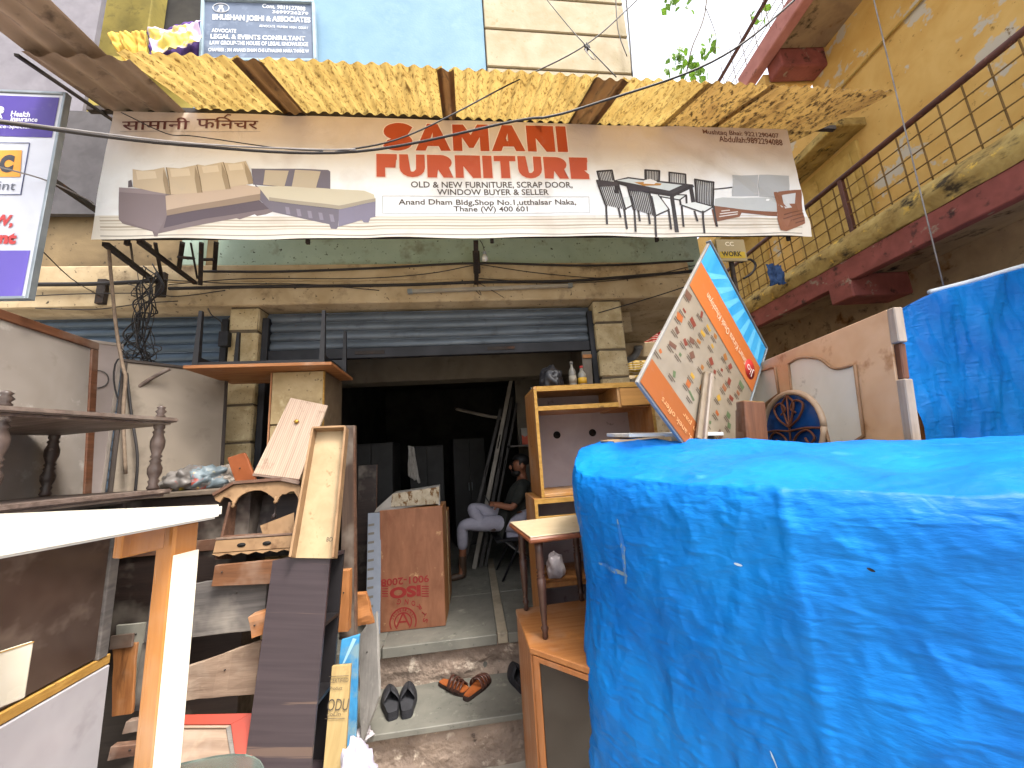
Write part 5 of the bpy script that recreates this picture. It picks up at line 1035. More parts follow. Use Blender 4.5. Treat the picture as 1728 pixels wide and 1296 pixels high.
# ------------------------------------------------------------------ small wooden temple cabinet
M, w_, h_ = F3((362, 944, 2.3), (500, 934, 2.3), (366, 838, 2.38)); w_ = on(M, 505, 934)[0]
tm = thing('wooden_temple', 'small dark wooden temple cabinet with a scalloped arch on the pile', 'cabinet', M)
cM = lambda *p: on(M, *p)
def Q(pts): return [cM(250+x/4.32, 700+y/4.32) for x, y in pts]
arch = Q([(490, 600), (640, 515), (980, 488), (1110, 515), (1110, 640), (1095, 600), (1070, 560), (1040, 562), (1010, 580), (985, 580), (965, 600), (945, 640), (925, 610), (905, 595), (870, 570), (830, 552), (780, 552), (730, 565), (690, 585), (660, 610), (640, 650), (620, 630), (600, 610), (560, 600), (530, 640), (500, 625)])
prism('arch_front', m_mand2, arch, -.012, 0, tm)
for a, b_ in ((Q([(490, 595)])[0], Q([(640, 508)])[0]), (Q([(640, 508)])[0], Q([(980, 482)])[0]), (Q([(980, 482)])[0], Q([(1115, 510)])[0])): bar('cornice', m_mand, (a[0], .03, a[1]+.006), (b_[0], .03, b_[1]+.006), .018, .12, tm, up=(0, 1, 0))
box('back_panel', m_side, (0, w_, .19, .20, 0, .36), tm, 0); box('side_panel', m_mand, (0, .014, .0, .19, 0, .30), tm); box('side_panel', m_mand, (w_-.014, w_, .0, .19, 0, .32), tm); box('floor', m_mand, (.014, w_-.014, -.02, .19, .10, .118), tm)
prism('floor_board', m_mand2, Q([(830, 810), (1075, 715), (1075, 880), (850, 870)]), -.022, -.016, tm)
box('drawer_band', m_mand2, (.0, w_, -.03, -.001, .03, .095), tm, .003)
for q in (.32, .62): lathe('finger_hole', m_hole, [(.022, 0), (.022, .003)], tm, 14, M=Matrix.Translation((w_*q, -.0305, .062)) @ Matrix.Rotation(R(90), 4, 'X') @ Matrix.Scale(.5, 4, (0, 1, 0)))
box('band_rail', m_mand, (0, w_, -.034, -.002, .096, .108), tm, .002); prism('scallop_edge', m_mand2, [(0, .028)]+[(w_*i/24, .018+.006*math.cos(i*math.pi/2)) for i in range(25)]+[(w_, .028)], -.03, -.012, tm)
for q in ((630, 640), (935, 610)): x, z = Q([q])[0]; lathe('pendant', m_mand2, [(.004, -.03), (.011, -.02), (.007, -.01), (.012, 0), (.006, .012)], tm, 10, M=Matrix.Translation((x, -.006, z)))
x, z = Q([(870, 720)])[0]; lathe('hanging_bell', m_rackt, [(.014, -.02), (.012, 0), (.004, .012), (.002, .06)], tm, 10, M=Matrix.Translation((x, .08, z)))
# ------------------------------------------------------------------ planks and offcuts of the pile
def plank(name, label, corners, D, m, th=.025, cat='plank', dd=0, chip=.004, extra=None):
    bl, br_, tr, tl = corners; P_ = [at(*bl, D), at(*br_, D), at(*tr, D+dd), at(*tl, D+dd)]; c = sum(P_, Vector())/4; M, _, _ = F3(P_[0], P_[1], P_[3]); Mi = M.inverted()
    t = thing(name, label, cat, M); o = prism('board', m, [((Mi @ p_).x, (Mi @ p_).z) for p_ in P_], 0, th, t, .002)
    bm = bmesh.new(); bm.from_mesh(o.data); bmesh.ops.subdivide_edges(bm, edges=[e_ for e_ in bm.edges if e_.calc_length() > .08], cuts=6, use_grid_fill=True); bm.to_mesh(o.data); bm.free(); wob(o, chip, 11, len(label))
    if extra: extra(t, M)
    return t, M
nail = lambda px, py: (lambda t, M: lathe('nail', m_iron, [(.004, 0), (.004, .004)], t, 8, M=Matrix.Translation((on(M, px, py)[0], -.001, on(M, px, py)[1])) @ Matrix.Rotation(R(90), 4, 'X')))
def knot(*pp_): return lambda t, M: [box('batten', m_mand, (on(M, *a)[0], on(M, *b_)[0], -.012, 0, on(M, *b_)[1], on(M, *a)[1]), t, .002) for a, b_ in pp_]
plank('plank', 'brown board with chalk marks under the small temple cabinet', ((356, 990), (470, 985), (470, 945), (362, 955)), 2.22, wood('red_brown_board', '6f4a30', '5a3a25', 'x'), extra=nail(375, 965))
plank('plank', 'upper grey weathered wide plank across the pile', ((242, 1085), (445, 1062), (452, 965), (256, 998)), 2.26, m_gplank, extra=nail(400, 1000))
plank('plank', 'dark lower plank end standing between white board and honey leg', ((222, 1200), (300, 1200), (305, 1075), (240, 1085)), 2.28, wood('sooty_plank', '3d3a3a', '2f2c2c', 'z', bump=.4), extra=nail(260, 1120))
plank('plank', 'dusty beige plank with split edge below the grey plank', ((262, 1186), (430, 1172), (440, 1082), (272, 1140)), 2.2, m_bplank, chip=.008, extra=nail(380, 1130))
plank('wooden_block', 'orange wood offcut wedged beside the dark wenge box', ((424, 1078), (455, 1068), (455, 1030), (418, 1042)), 2.12, m_wood_ox, .06, 'wood', extra=nail(430, 1055))
plank('white_board', 'off-white board standing behind the orange-brown strip', ((190, 1200), (228, 1200), (246, 1052), (196, 1056)), 2.30, mat('offwhite_board', '9f9c90', '8f8c80', rough=.7), .015, 'board', extra=nail(230, 1070))
plank('brown_strip', 'orange-brown board strip leaning before the off-white board', ((188, 1210), (222, 1205), (230, 1085), (190, 1090)), 2.24, m_wood_o, .015, 'board', extra=knot(((190, 1072), (226, 1090))))
plank('plank', 'dark brown broken plank low in the pile, above the red frame', ((205, 1240), (300, 1225), (300, 1205), (212, 1218)), 2.1, m_mand, .03, extra=nail(240, 1225))
plank('plank', 'second dark brown plank below the broken one at the bottom', ((180, 1285), (260, 1270), (265, 1250), (185, 1262)), 2.0, m_mand, .03, extra=nail(220, 1265))
# red framed door
P4 = [at(225, 1310, 1.95), at(425, 1310, 1.95), at(424, 1199, 2.12), at(258, 1207, 2.12)]; M, w_, h_ = F3(P4[0], P4[1], P4[3]); Mi = M.inverted(); L4 = [((Mi @ q).x, (Mi @ q).z) for q in P4]
rd = thing('red_frame', 'red painted window frame with pale inner moulding at the foot of the pile', 'frame', M); m_rp = mat('red_gloss_paint', '94321f', '7f2818', scale=5, rough=.4, spots=('5c2114', 8, .62, .1))
def lp(a, b_, t): return (a[0]+(b_[0]-a[0])*t, a[1]+(b_[1]-a[1])*t)
I4 = [lp(L4[0], L4[2], .14), lp(L4[1], L4[3], .14), lp(L4[2], L4[0], .2), lp(L4[3], L4[1], .16)]
for i in range(4): prism('rail', m_rp, [L4[i], L4[(i+1) % 4], I4[(i+1) % 4], I4[i]], 0, .03, rd, .001)
J4 = [lp(I4[k], I4[(k+2) % 4], .07) for k in range(4)]
for i in range(4): prism('inner_moulding', m_gplank if i % 2 else m_bplank, [I4[i], I4[(i+1) % 4], J4[(i+1) % 4], J4[i]], .006, .025, rd, .001)
prism('panel', m_bplank, J4, .016, .022, rd)
# wood bits, pasted board, plywood strip with writing, bag right of the wenge box
plank('wooden_block', 'orange wood piece standing beside the dark wenge box', ((566, 1068), (588, 1066), (590, 962), (572, 964)), 2.35, m_wood_o, .05, 'wood', extra=nail(580, 1000))
plank('broken_board', 'splintered orange board end lying by the shop floor edge', ((588, 1062), (632, 1050), (618, 1000), (590, 1005)), 2.5, m_wood_ox, .03, 'board', chip=.015, extra=nail(600, 1030))
plank('grey_board', 'grey board standing on edge against the steps', ((608, 1260), (640, 1175), (641, 1030), (606, 1072)), 2.55, mat('grey_cement_board', '85817c', '74706c', rough=.8, spots=('9c9790', 6, .58, .2)), .02, 'board', dd=.15, extra=nail(620, 1100))
plank('blue_poster', 'blue printed board half hidden behind the strip with writing', ((560, 1310), (598, 1305), (606, 1072), (575, 1080)), 2.3, mat('blue_print', '2f6f9c', '3f8ab8', scale=6, rough=.5, spots=('6f8a94', 5, .5, .1), spots2=('5b6a68', 3, .62, .1)), .02, 'board', dd=.05, extra=lambda t, M: [ppoly(t, M, 'white_ray', ink('8fb4c6'), q, -.004) for q in ([(578, 1120), (582, 1118), (602, 1078), (596, 1076)],)])
def wr(t, M):
    for body, l, r_, cap in (('CERTIFIED', (557, 1152), (588, 1150), 7), ('Product', (557, 1164), (578, 1163), 6), ('ODU', (552, 1199), (587, 1198), 20), ('coLin', (552, 1208), (575, 1207), 7)): ptext(t, M, 'lettering', body, ink('4a4034'), l, r_, cap, -.006, 0)
    for a, b_ in (((556, 1141), (589, 1139)), ((549, 1212), (583, 1211))): (ax, az), (bx, bz) = on(M, *a), on(M, *b_); tube('rule', ink('5d5140'), [(ax, -.006, az), (bx, -.006, bz)], .0012, t, 4, n=1)
plank('plywood_strip', 'pale plywood strip with printed and handwritten marks beside the wenge box', ((543, 1320), (580, 1320), (592, 1121), (560, 1124)), 2.05, mat('pale_plywood', 'a08a5e', '917b50', scale=5, st=(6, 6, .6), rough=.7, spots=('7f6a44', 9, .62, .1)), .02, 'board', dd=.08, chip=.001, extra=wr)
q = at(602, 1300, 2.02); blob('plastic_bag', 'crumpled white plastic bag on the ground beside the steps', q-V(0, 0, .12), .075, .06, .13, mat('lilac_white_plastic', 'b4b0bd', 'a5a0af', scale=6, rough=.3), 9, amp=.32)
q = at(612, 1148, 2.62); blob('crumpled_paper', 'scrap of white paper in the corner of the stone step', V(q.x, q.y, .287), .05, .04, .03, m_bag, 12, 'paper', .5)
# rubbish heap on the chest: torn printed sacks, and an orange offcut
m_sackc = {k: mat('printed_sack_'+k, k, tuple(x*.6 for x in rgb(k)), scale=8, rough=.45, bump=.5, bscale=14, spots=('8c3a2c', 7, .6, .05), spots2=('b39a3c', 9, .64, .05)) for k in ('77726e', '8a8076', '6d7a80')}
for i, (px, k, lab, sx_) in enumerate(((318, '77726e', 'grey torn plastic sack heaped on the dusty chest, leftmost', .12), (345, '6d7a80', 'printed blue and red sack in the middle of the heap', .13), (372, '8a8076', 'crumpled beige sack nearest the orange offcut', .11))):
    q = at(px, 812, 2.6); blob('torn_sack', lab, V(q.x, 2.6+.04*i, 1.801), sx_, .1, .075, m_sackc[k], 20+i, 'sack', .55)
plank('wooden_offcut', 'flat orange board offcut stuck up behind the small temple', ((398, 818), (432, 812), (412, 764), (384, 772)), 2.5, mat('orange_brown_board', '8a4a24', '7a3f1d', rough=.6), .02, 'wood', extra=nail(405, 790))
# ------------------------------------------------------------------ inside the entrance: plywood box with stencilled letters
m_red_ply = mat('red_brown_ply', '84583f', '734a33', scale=5, st=(3, 3, .8), rough=.6, spots=('a3805c', 10, .64, .08), spots2=('6b3c26', 4, .56, .2))
M, w_, h_ = F3(atz(641, 1068, .572), atz(752, 1056, .572), at(640, 866, 3.30)); h_ = on(M, 690, 858)[1]
ib = thing('plywood_box', 'red-brown plywood box with upside down stencilled letters at the entrance', 'box', M)
box('front_panel', m_red_ply, (0, w_, 0, .018, 0, h_), ib, .003); box('side_panel', m_plyz, (0, .016, .019, .34, 0, h_-.004), ib); box('side_panel', m_plyz, (w_-.016, w_, .019, .34, 0, h_-.004), ib); box('top_panel', m_plyz, (.017, w_-.017, .019, .34, h_-.02, h_-.002), ib); box('back_panel', m_plyz, (.017, w_-.017, .325, .34, 0, h_-.022), ib)
STN = ink('7d1f1c')
def upside(body, cx, cz, ww, hh, bo=0, a=180):
    o = text(ib, 'stencil', body, STN, -ww/2, -hh/2, ww, hh, 0, bo); o.matrix_local = Matrix.Translation((cx, -.002, cz)) @ Matrix.Rotation(R(a), 4, 'Y')
q = lambda x, y: on(M, 564+x/2.88, 846+y/2.88)
x, z = q(345, 385); upside('9001-2008', x, z, abs(q(460, 0)[0]-q(235, 0)[0]), .055, .02); x, z = q(345, 440); upside('ISO', x, z, abs(q(415, 0)[0]-q(270, 0)[0]), .085, .05)
for k in range(5):
    for xa, xb in ((232, 262), (425, 460)): (ax, az), (bx, bz) = q(xa, 415+k*12), q(xb, 415+k*12); prism('stencil_bar', STN, [(ax, az), (bx, bz), (bx, bz+.008), (ax, az+.008)], -.002, -.002, ib)
for ch_, x_, y_, a in (('G', 315, 488, 200), ('N', 352, 488, 185), ('O', 385, 495, 170), ('R', 413, 515, 150), ('T', 435, 545, 130), ('S', 443, 578, 110)): x, z = q(x_, y_); upside(ch_, x, z, .03, .04, .02, a)
cx, cz = q(335, 585); R0 = abs(q(398, 0)[0]-q(335, 0)[0])
for rr_ in (R0, R0*.66):
    bm = bmesh.new(); n_ = 40
    for i in range(n_):
        a0, a1 = R(i*9), R(i*9+9); P4 = [(cx+r*math.cos(a), cz+r*math.sin(a)) for r, a in ((rr_, a0), (rr_, a1), (rr_-.010, a1), (rr_-.010, a0))]
        if min(p_[1] for p_ in P4) > .01: bm.faces.new([bm.verts.new((x, -.002, z)) for x, z in P4])
    fin(bm, 'emblem_ring', STN, ib)
for a, b_ in (((-.45, -.3), (0, .6)), ((0, .6), (.45, -.3)), ((-.25, .0), (.25, .0))): bar('emblem_line', STN, (cx+a[0]*R0, -.0015, cz+a[1]*R0), (cx+b_[0]*R0, -.0015, cz+b_[1]*R0), .012, .001, ib, up=(0, 1, 0), bev=0)
for i in range(11):
    x, z = cx+R0*.82*math.cos(R(20+i*14)), cz+R0*.82*math.sin(R(20+i*14)); upside('CERTIFIED*'[i % 10], x, z, .014, .022, .01, -(20+i*14)-90)
wob(ib.children[0], .002, 20)
# pale box behind it, slotted white strip, and the flaky panel on top
t = thing('plywood_box', 'plain pale plywood box just behind the stencilled box', 'box', FB(V(at(742, 990, 3.75).x-.35, 3.72, .572))); box('front_panel', m_cabp, (0, .44, 0, .018, 0, .82), t); box('side_panel', m_plyz, (.424, .44, .019, .3, 0, .818), t); box('top_panel', m_plyz, (0, .423, .019, .3, .8, .818), t)
M, w_, h_ = F3(atz(617, 1072, .575), atz(641, 1070, .575), at(614, 864, 3.32)); t = thing('slotted_strip', 'white metal strip with a row of slots beside the stencilled box', 'strip', M); h_ = on(M, 625, 866)[1]
box('strip', mat('white_enamel', '8d94a0', '808793', rough=.4), (0, w_, 0, .012, 0, h_), t)
for k in range(12): prism('slot', ink('6f6a62'), [(w_*.05, h_*(.06+.075*k)), (w_*.5, h_*(.065+.075*k)), (w_*.5, h_*(.085+.075*k)), (w_*.05, h_*(.08+.075*k))], -.0015, -.0015, t)
zb = at(690, 860, 3.32).z
t = thing('flaky_panel', 'white box lid with flaking brown face on top of the stencilled box', 'panel', FB(V(at(630, 862, 3.28).x, 3.28, zb), 3)); wx = at(742, 850, 3.3).x-at(630, 862, 3.28).x
prism('body', mat('dull_white_paint', '89857f', '7b7771', rough=.6), [(0, 0), (wx*.95, .03), (wx, .0), (wx, .17), (wx*.28, .14), (wx*.03, .03)], .04, .26, t); prism('flaky_face', mat('flaking_particle_board', '9a917f', '857a66', scale=16, rough=.9, bump=.8, spots=('5a3f22', 22, .52, .06, (1, 1, .5))), [(wx*.25, .035), (wx*.98, .025), (wx, .168), (wx*.27, .138)], .03, .039, t)
# dark board left of the entrance and shadowy wardrobes inside
t = thing('dark_board', 'black-brown board standing left of the stencilled box', 'board', FB(V(at(596, 1040, 3.5).x, 3.55, .572), 4, -3)); box('board', m_side, (0, .16, 0, .02, 0, 1.3), t); box('edge', m_mand, (.16, .165, 0, .02, 0, 1.3), t, 0)
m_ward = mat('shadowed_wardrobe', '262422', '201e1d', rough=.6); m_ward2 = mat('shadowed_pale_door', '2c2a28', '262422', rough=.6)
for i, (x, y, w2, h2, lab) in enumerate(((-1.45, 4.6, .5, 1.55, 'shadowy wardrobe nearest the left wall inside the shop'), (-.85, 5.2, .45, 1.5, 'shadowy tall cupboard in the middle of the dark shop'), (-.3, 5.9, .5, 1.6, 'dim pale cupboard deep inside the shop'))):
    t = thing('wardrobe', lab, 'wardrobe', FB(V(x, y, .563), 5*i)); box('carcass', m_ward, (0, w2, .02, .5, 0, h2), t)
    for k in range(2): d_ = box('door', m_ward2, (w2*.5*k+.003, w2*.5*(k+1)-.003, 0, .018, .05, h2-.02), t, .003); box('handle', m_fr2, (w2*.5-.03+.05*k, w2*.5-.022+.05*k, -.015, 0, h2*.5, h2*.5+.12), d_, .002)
p_ = at(694, 785, 4.3); rag('cloth', 'dim white cloth hanging in the dark left part of the shop', [p_+V(-.03, 0, .22), p_+V(.03, 0, .2), p_+V(.09, .02, -.2), p_+V(-.04, .02, -.12)], mat('dim_white_cloth', '9a958e', '86817a', rough=.9), .04, 8)
t = thing('roof_batten', 'pale pole crossing the dark space above the cupboards', 'pole'); tube('pole', mat('pale_pole', '8a8278', '756d64', rough=.8), [at(770, 690, 5.2), at(812, 700, 5.0), at(845, 706, 4.9)], .022, t); lathe('pole_cap', m_iron, [(.024, 0), (.024, .03)], t, M=Matrix.Translation(at(770, 690, 5.2)))
# ------------------------------------------------------------------ door frames leaning by the seated man
m_al = mat('pale_frame_wood', '8b857b', '767067', scale=6, rough=.6); m_ald = mat('dark_frame_wood', '3a3633', '2d2a28', rough=.6)
for i, (t0, b0, D0, m, lab, k) in enumerate((((868, 613), (802, 948), 4.72, m_al, 'pale door frame member leaning beside the seated man, the brightest', .05), ((845, 690), (795, 900), 4.76, m_ald, 'dark frame member leaning left of the pale one', .04), ((864, 670), (816, 930), 4.78, m_ald, 'dark frame member leaning just right of the pale one', .04), ((872, 680), (830, 900), 4.8, m_ald, 'thin dark frame member nearest the seated man', .03))):
    t = thing('door_frame', lab, 'frame'); d_ = Vector(at(*t0, D0+.12)); e_ = Vector(at(*b0, D0)); f_ = (e_-d_).normalized(); e_ += f_*((.575-e_.z)/f_.z)
    bar('member', m, e_, d_, k, .03, t, up=(0, 1, 0)); c_ = e_.lerp(d_, .55); bar('hinge_slot', m_hole, c_+V(-.001, -.017, 0), e_.lerp(d_, .62)+V(-.001, -.017, 0), .014, .004, t, up=(0, 1, 0), bev=0)
bx = at(890, 735, 4.4); t = thing('goods_box', 'small white and orange printed carton on the shelf above the seated man', 'box', FB(V(bx.x-.05, 4.55, bx.z-.1))); box('carton', mat('white_card', '8b867d', '7c776e', rough=.7), (0, .16, 0, .14, 0, .2), t); prism('orange_print', ink('a8442a'), [(.0, .0), (.16, .0), (.16, .1), (.1, .13), (.04, .09), (0, .12)], -.002, -.002, t)
for s in (-1,): sh_ = thing('wall_shelf', 'dark wall shelf carrying the small printed carton inside the shop', 'shelf'); box('board', m_side, (bx.x-.2, .62+.55, 4.5, 4.94, bx.z-.125, bx.z-.102), sh_); box('bracket', m_iron, (.9, .93, 4.55, 4.94, bx.z-.24, bx.z-.126), sh_)
# ------------------------------------------------------------------ the seated man
def cman(x, y, D): return at(720+x/4.8, 730+y/4.8, D)
DM = 4.42
def skin(name, pts, edges, m, parent=None, sub=2, root=0):
    me = bpy.data.meshes.new(name); me.from_pydata([tuple(p[0]) for p in pts], edges, []); o = bpy.data.objects.new(name, me); COL.objects.link(o)
    md = o.modifiers.new('skin', 'SKIN'); md.use_smooth_shade = True
    for i, v in enumerate(me.skin_vertices[0].data): r = pts[i][1]; v.radius = r if isinstance(r, tuple) else (r, r); v.use_root = (i == root)
    ss = o.modifiers.new('sub', 'SUBSURF'); ss.levels = ss.render_levels = sub
    bpy.context.view_layer.update(); me2 = bpy.data.meshes.new_from_object(o.evaluated_get(bpy.context.evaluated_depsgraph_get())); bpy.data.objects.remove(o); me2.name = name; me2.materials.clear()
    return link(name, me2, m, parent, True)
m_skin = mat('brown_skin', '8a5a41', '7a4d37', rough=.5); m_shirt = mat('dark_olive_shirt', '2a2c28', '20221f', scale=9, rough=.9, bump=.4, bscale=12); m_trous = mat('pale_grey_trousers', '9d9ba8', '8c8a97', scale=7, rough=.9, bump=.35, bscale=9); m_hair = mat('black_hair', '0d0b0a', '151110', rough=.6); m_boot = mat('brown_leather', '4a382b', '3a2b20', rough=.5)
pel = cman(760, 715, DM); che = cman(775, 520, DM); nb_ = cman(790, 400, DM); hd0 = cman(752, 262, DM-.02)
sN, sF = cman(775, 440, DM-.19), cman(785, 435, DM+.19); eN, eF = cman(700, 610, DM-.24), cman(690, 600, DM+.18); hN, hF = cman(560, 585, DM-.16), cman(545, 575, DM+.04)
hpN, hpF = cman(755, 730, DM-.1), cman(755, 730, DM+.1); kN = cman(290, 745, DM-.06); aN = cman(292, 965, DM-.02); kF = cman(345, 600, DM-.02); aF = cman(470, 765, DM-.1)
fN = V(aN.x-.02, aN.y+.02, .60); tN = V(aN.x-.17, aN.y-.03, .595)
pts = [(pel, .095), (che, (.10, .12)), (nb_, .07), (cman(772, 345, DM), .052), (cman(752, 300, DM-.01), .075), (hd0, .098), (cman(752, 215, DM-.01), .07),
       (sN, .05), (eN, .042), (hN.lerp(eN, .25), .030), (hN, .026), (sF, .05), (eF, .042), (hF.lerp(eF, .25), .030), (hF, .026), (hpN, .07), (kN, .05), (aN, .042), (fN, .042), (tN, .03), (hpF, .07), (kF, .05), (aF, .036)]
edg = [(0, 1), (1, 2), (2, 3), (3, 4), (4, 5), (5, 6), (2, 7), (7, 8), (8, 9), (9, 10), (2, 11), (11, 12), (12, 13), (13, 14), (0, 15), (15, 16), (16, 17), (17, 18), (18, 19), (0, 20), (20, 21), (21, 22)]
for hi, hp in ((10, hN), (14, hF)):
    for k in range(5):
        a = len(pts); off = V(-.035 if k else -.005, (k-2)*.016, .004*k if k else -.03); pts.append((hp+off, .0095)); pts.append((hp+off+V(-.03 if k else -.02, .004, -.018), .0085)); edg += [(hi, a), (a, a+1)]
mn = thing('person', 'bearded man in dark shirt and pale trousers sitting cross-legged looking at his phone', 'person')
skin('body', pts, edg, m_skin, mn)
skin('shirt', [(pel+V(-.02, 0, -.02), (.17, .20)), (che, (.16, .21)), (nb_+V(0, 0, -.02), .09), (sN, .078), (eN.lerp(sN, .1), .062), (sF, .078), (eF.lerp(sF, .1), .062), (cman(560, 690, DM-.03), (.09, .15))], [(0, 1), (1, 2), (2, 3), (3, 4), (2, 5), (5, 6), (0, 7)], m_shirt, mn)
skin('trousers', [(pel+V(0, 0, -.03), .15), (hpN, .105), (kN, .078), (kN.lerp(aN, .55), .065), (aN.lerp(kN, .03), .062), (hpF, .105), (kF, .08), (kF.lerp(aF, .5), .078), (aF, .068)], [(0, 1), (1, 2), (2, 3), (3, 4), (0, 5), (5, 6), (6, 7), (7, 8)], m_trous, mn)
skin('boot', [(aN.lerp(kN, -.05), .05), (aN.lerp(fN, .5), .046), (fN+V(.02, 0, .0), .046), (tN, .036)], [(0, 1), (1, 2), (2, 3)], m_boot, mn, 1); skin('shoe', [(aF+V(.03, 0, 0), .045), (aF+V(.14, -.04, -.02), .034)], [(0, 1)], m_boot, mn, 1)
def ell(name, c, s, m, parent, cut=None):
    bm = bmesh.new(); bmesh.ops.create_uvsphere(bm, u_segments=18, v_segments=12, radius=1)
    if cut: bmesh.ops.delete(bm, geom=[v for v in bm.verts if cut(v.co)], context='VERTS')
    for v in bm.verts: v.co = Vector((v.co.x*s[0], v.co.y*s[1], v.co.z*s[2]))+c
    return fin(bm, name, m, parent, True)
ell('hair', hd0+V(.02, 0, .045), (.108, .098, .088), m_hair, mn, lambda c: c.z < -.55 or (c.z < .1 and c.x < -.45))
ell('beard', hd0+V(-.045, -.005, -.085), (.06, .07, .045), m_hair, mn, lambda c: c.z > .5)
ell('nose', hd0+V(-.108, -.005, -.018), (.02, .014, .026), m_skin, mn); ell('ear', hd0+V(.02, -.098, -.01), (.022, .01, .034), m_skin, mn)
for s in (-1, 1): ell('eye', hd0+V(-.088, -.01+s*.036, .012), (.010, .013, .008), m_hair, mn); ell('eyebrow', hd0+V(-.092, -.01+s*.038, .034), (.010, .022, .005), m_hair, mn)
ell('moustache', hd0+V(-.1, -.004, -.048), (.012, .03, .008), m_hair, mn); ell('mouth', hd0+V(-.098, -.004, -.062), (.008, .02, .005), mat('lip_brown', '6b3a30', '5c3028', rough=.5), mn)
ph = thing('mobile_phone', 'dark mobile phone held in the seated man\'s hands', 'phone', FB(hF.lerp(hN, .5)+V(-.05, -.02, .0), 90, -30)); box('body', m_guide, (-.035, .035, -.005, .005, -.02, .12), ph, .003); prism('screen', mat('dark_screen', '15181c', '101215', rough=.1), [(-.031, -.01), (.031, -.01), (.031, .11), (-.031, .11)], -.0056, -.0056, ph)
sz = pel.z-.135; ch = thing('folding_chair', 'black folding chair under the seated man', 'chair', FB(V(pel.x, DM, .563), 5)); hs_ = sz-.563
box('seat', m_guide, (-.32, .18, -.22, .22, hs_-.03, hs_), ch, .012); box('backrest', m_guide, (.2, .225, -.2, .2, hs_+.2, hs_+.45), ch, .01)
for s in (-.21, .21):
    tube('leg', m_guide, [(-.28, s, .0), (.22, s, hs_+.46)], .012, ch, 8, n=1); tube('leg', mat('grey_tube', '5b5958', '4a4847', rough=.4, metal=.5), [(.24, s*.95, .0), (-.22, s*.95, hs_-.03)], .012, ch, 8, n=1)
tube('crossbar', m_guide, [(.15, -.2, .13), (.15, .2, .13)], .009, ch, 6, n=1)

# ------------------------------------------------------------------ footwear on the stone tread
def outline(L, W, n=28, taper=.72):
    pts = []
    for i in range(n):
        a = 2*math.pi*i/n; t = .5-.5*math.cos(a); s = 1 if a < math.pi else -1
        hw = W/2*(math.sin(math.acos(1-2*t))**.38)*(taper+(1-taper)*min(1, max(0, (t-.25)/.4)))
        pts.append((s*hw, (t-.5)*L))
    return pts
def sole(name, m, L, W, z0, z1, parent, k=1.0):
    bm = bmesh.new(); f = bm.faces.new([bm.verts.new((x*k, y*k, z0)) for x, y in outline(L, W)]); r_ = bmesh.ops.extrude_face_region(bm, geom=[f])
    bmesh.ops.translate(bm, verts=[v for v in r_['geom'] if isinstance(v, bmesh.types.BMVert)], vec=(0, 0, z1-z0)); bmesh.ops.bevel(bm, geom=[e_ for e_ in bm.edges if abs(e_.verts[0].co.z-e_.verts[1].co.z) < 1e-4], offset=.003, segments=2, affect='EDGES')
    return fin(bm, name, m, parent, False)
m_rub = mat('dusty_black_rubber', '26262b', '1c1c20', scale=8, rough=.7, spots=('4d4a4a', 7, .58, .2)); m_rubi = mat('worn_insole', '343438', '2a2a2e', scale=9, rough=.8, spots=('4f4d4d', 6, .58, .2))
m_lea = mat('brown_leather_strap', '4b2c22', '3a2019', scale=9, rough=.4, spots=('6d4433', 10, .62, .1)); m_bed = mat('tan_footbed', '9c5527', '84451d', scale=5, rough=.6, spots=('6a3517', 6, .58, .2))
def place(heel, toe, z=.2865):
    a, b_ = atz(*heel, z), atz(*toe, z); d = b_-a; return FB((a+b_)/2, math.degrees(math.atan2(-d.x, d.y))), d.length
def clog(heel, toe, label, group=None):
    M, L = place(heel, toe); L = .275; W = .125; t = thing('slipper', label, 'slipper', M, group); sole('sole', m_rub, L, W, 0, .022, t); sole('insole', m_rubi, L, W, .0225, .026, t, .86)
    n = 28; ol = outline(L, W, 56)
    def wall(u, v):
        a = u*2*math.pi; i = int(round(u*56)) % 56; x, y = ol[i]; tt = (y/L+.5)
        s = max(0, min(1, (tt-.42)/.14)); h = .030+.03*s*(1-max(0, tt-.75)*2.2); inn = (.06+.0*s)*(1-s)+s*.98
        q = v; return Vector((x*(1-inn*q**1.5), (y if tt < .42 else y-(tt-.58)*L*.0), .02+h*math.sin(min(1, q*1.15+.0)*math.pi/2)+s*.012*q))
    grid('upper', m_rub, wall, 56, 10, t); return t
clog((664, 1222), (656, 1170), 'black rubber slip-on shoe on the stone step, the left of the pair', None); clog((686, 1218), (690, 1166), 'black rubber slip-on shoe on the stone step, the right of the pair', None); clog((884, 1166), (868, 1140), 'dark slipper half hidden behind the corner cabinet on the step')
def sandal(heel, toe, label):
    M, L = place(heel, toe); L = .265; W = .10; t = thing('sandal', label, 'sandal', M); sole('sole', mat('dark_sole', '2c1d17', '241712', rough=.7), L, W, 0, .024, t); sole('footbed', m_bed, L, W, .0245, .029, t, .93)
    for y, hh, wd, kk in ((-.005, .062, .024, 1.0), (.03, .058, .018, 1.02), (.06, .05, .016, 1.0), (.088, .04, .014, .92)):
        def st_(u, v): a = math.pi*u; return Vector((math.cos(a)*W*.5*kk, y+(v-.5)*wd+.006*math.sin(a*2), .022+math.sin(a)*hh*(1 if abs(v-.5) < .45 else .97)))
        o = grid('strap', m_lea, st_, 18, 3, t); o.modifiers.new('thickness', 'SOLIDIFY').thickness = .004
    def hs2(u, v): a = math.pi*u; return Vector((math.cos(a)*W*.48, -.02+math.sin(a)*.012+.035*v, .024+.03*math.sin(a)**.5*v))
    for s in (-1, 1): box('side_strap', m_lea, (s*W*.47-.003, s*W*.47+.003, -.01, .095, .02, .040), t, .002)
    return t
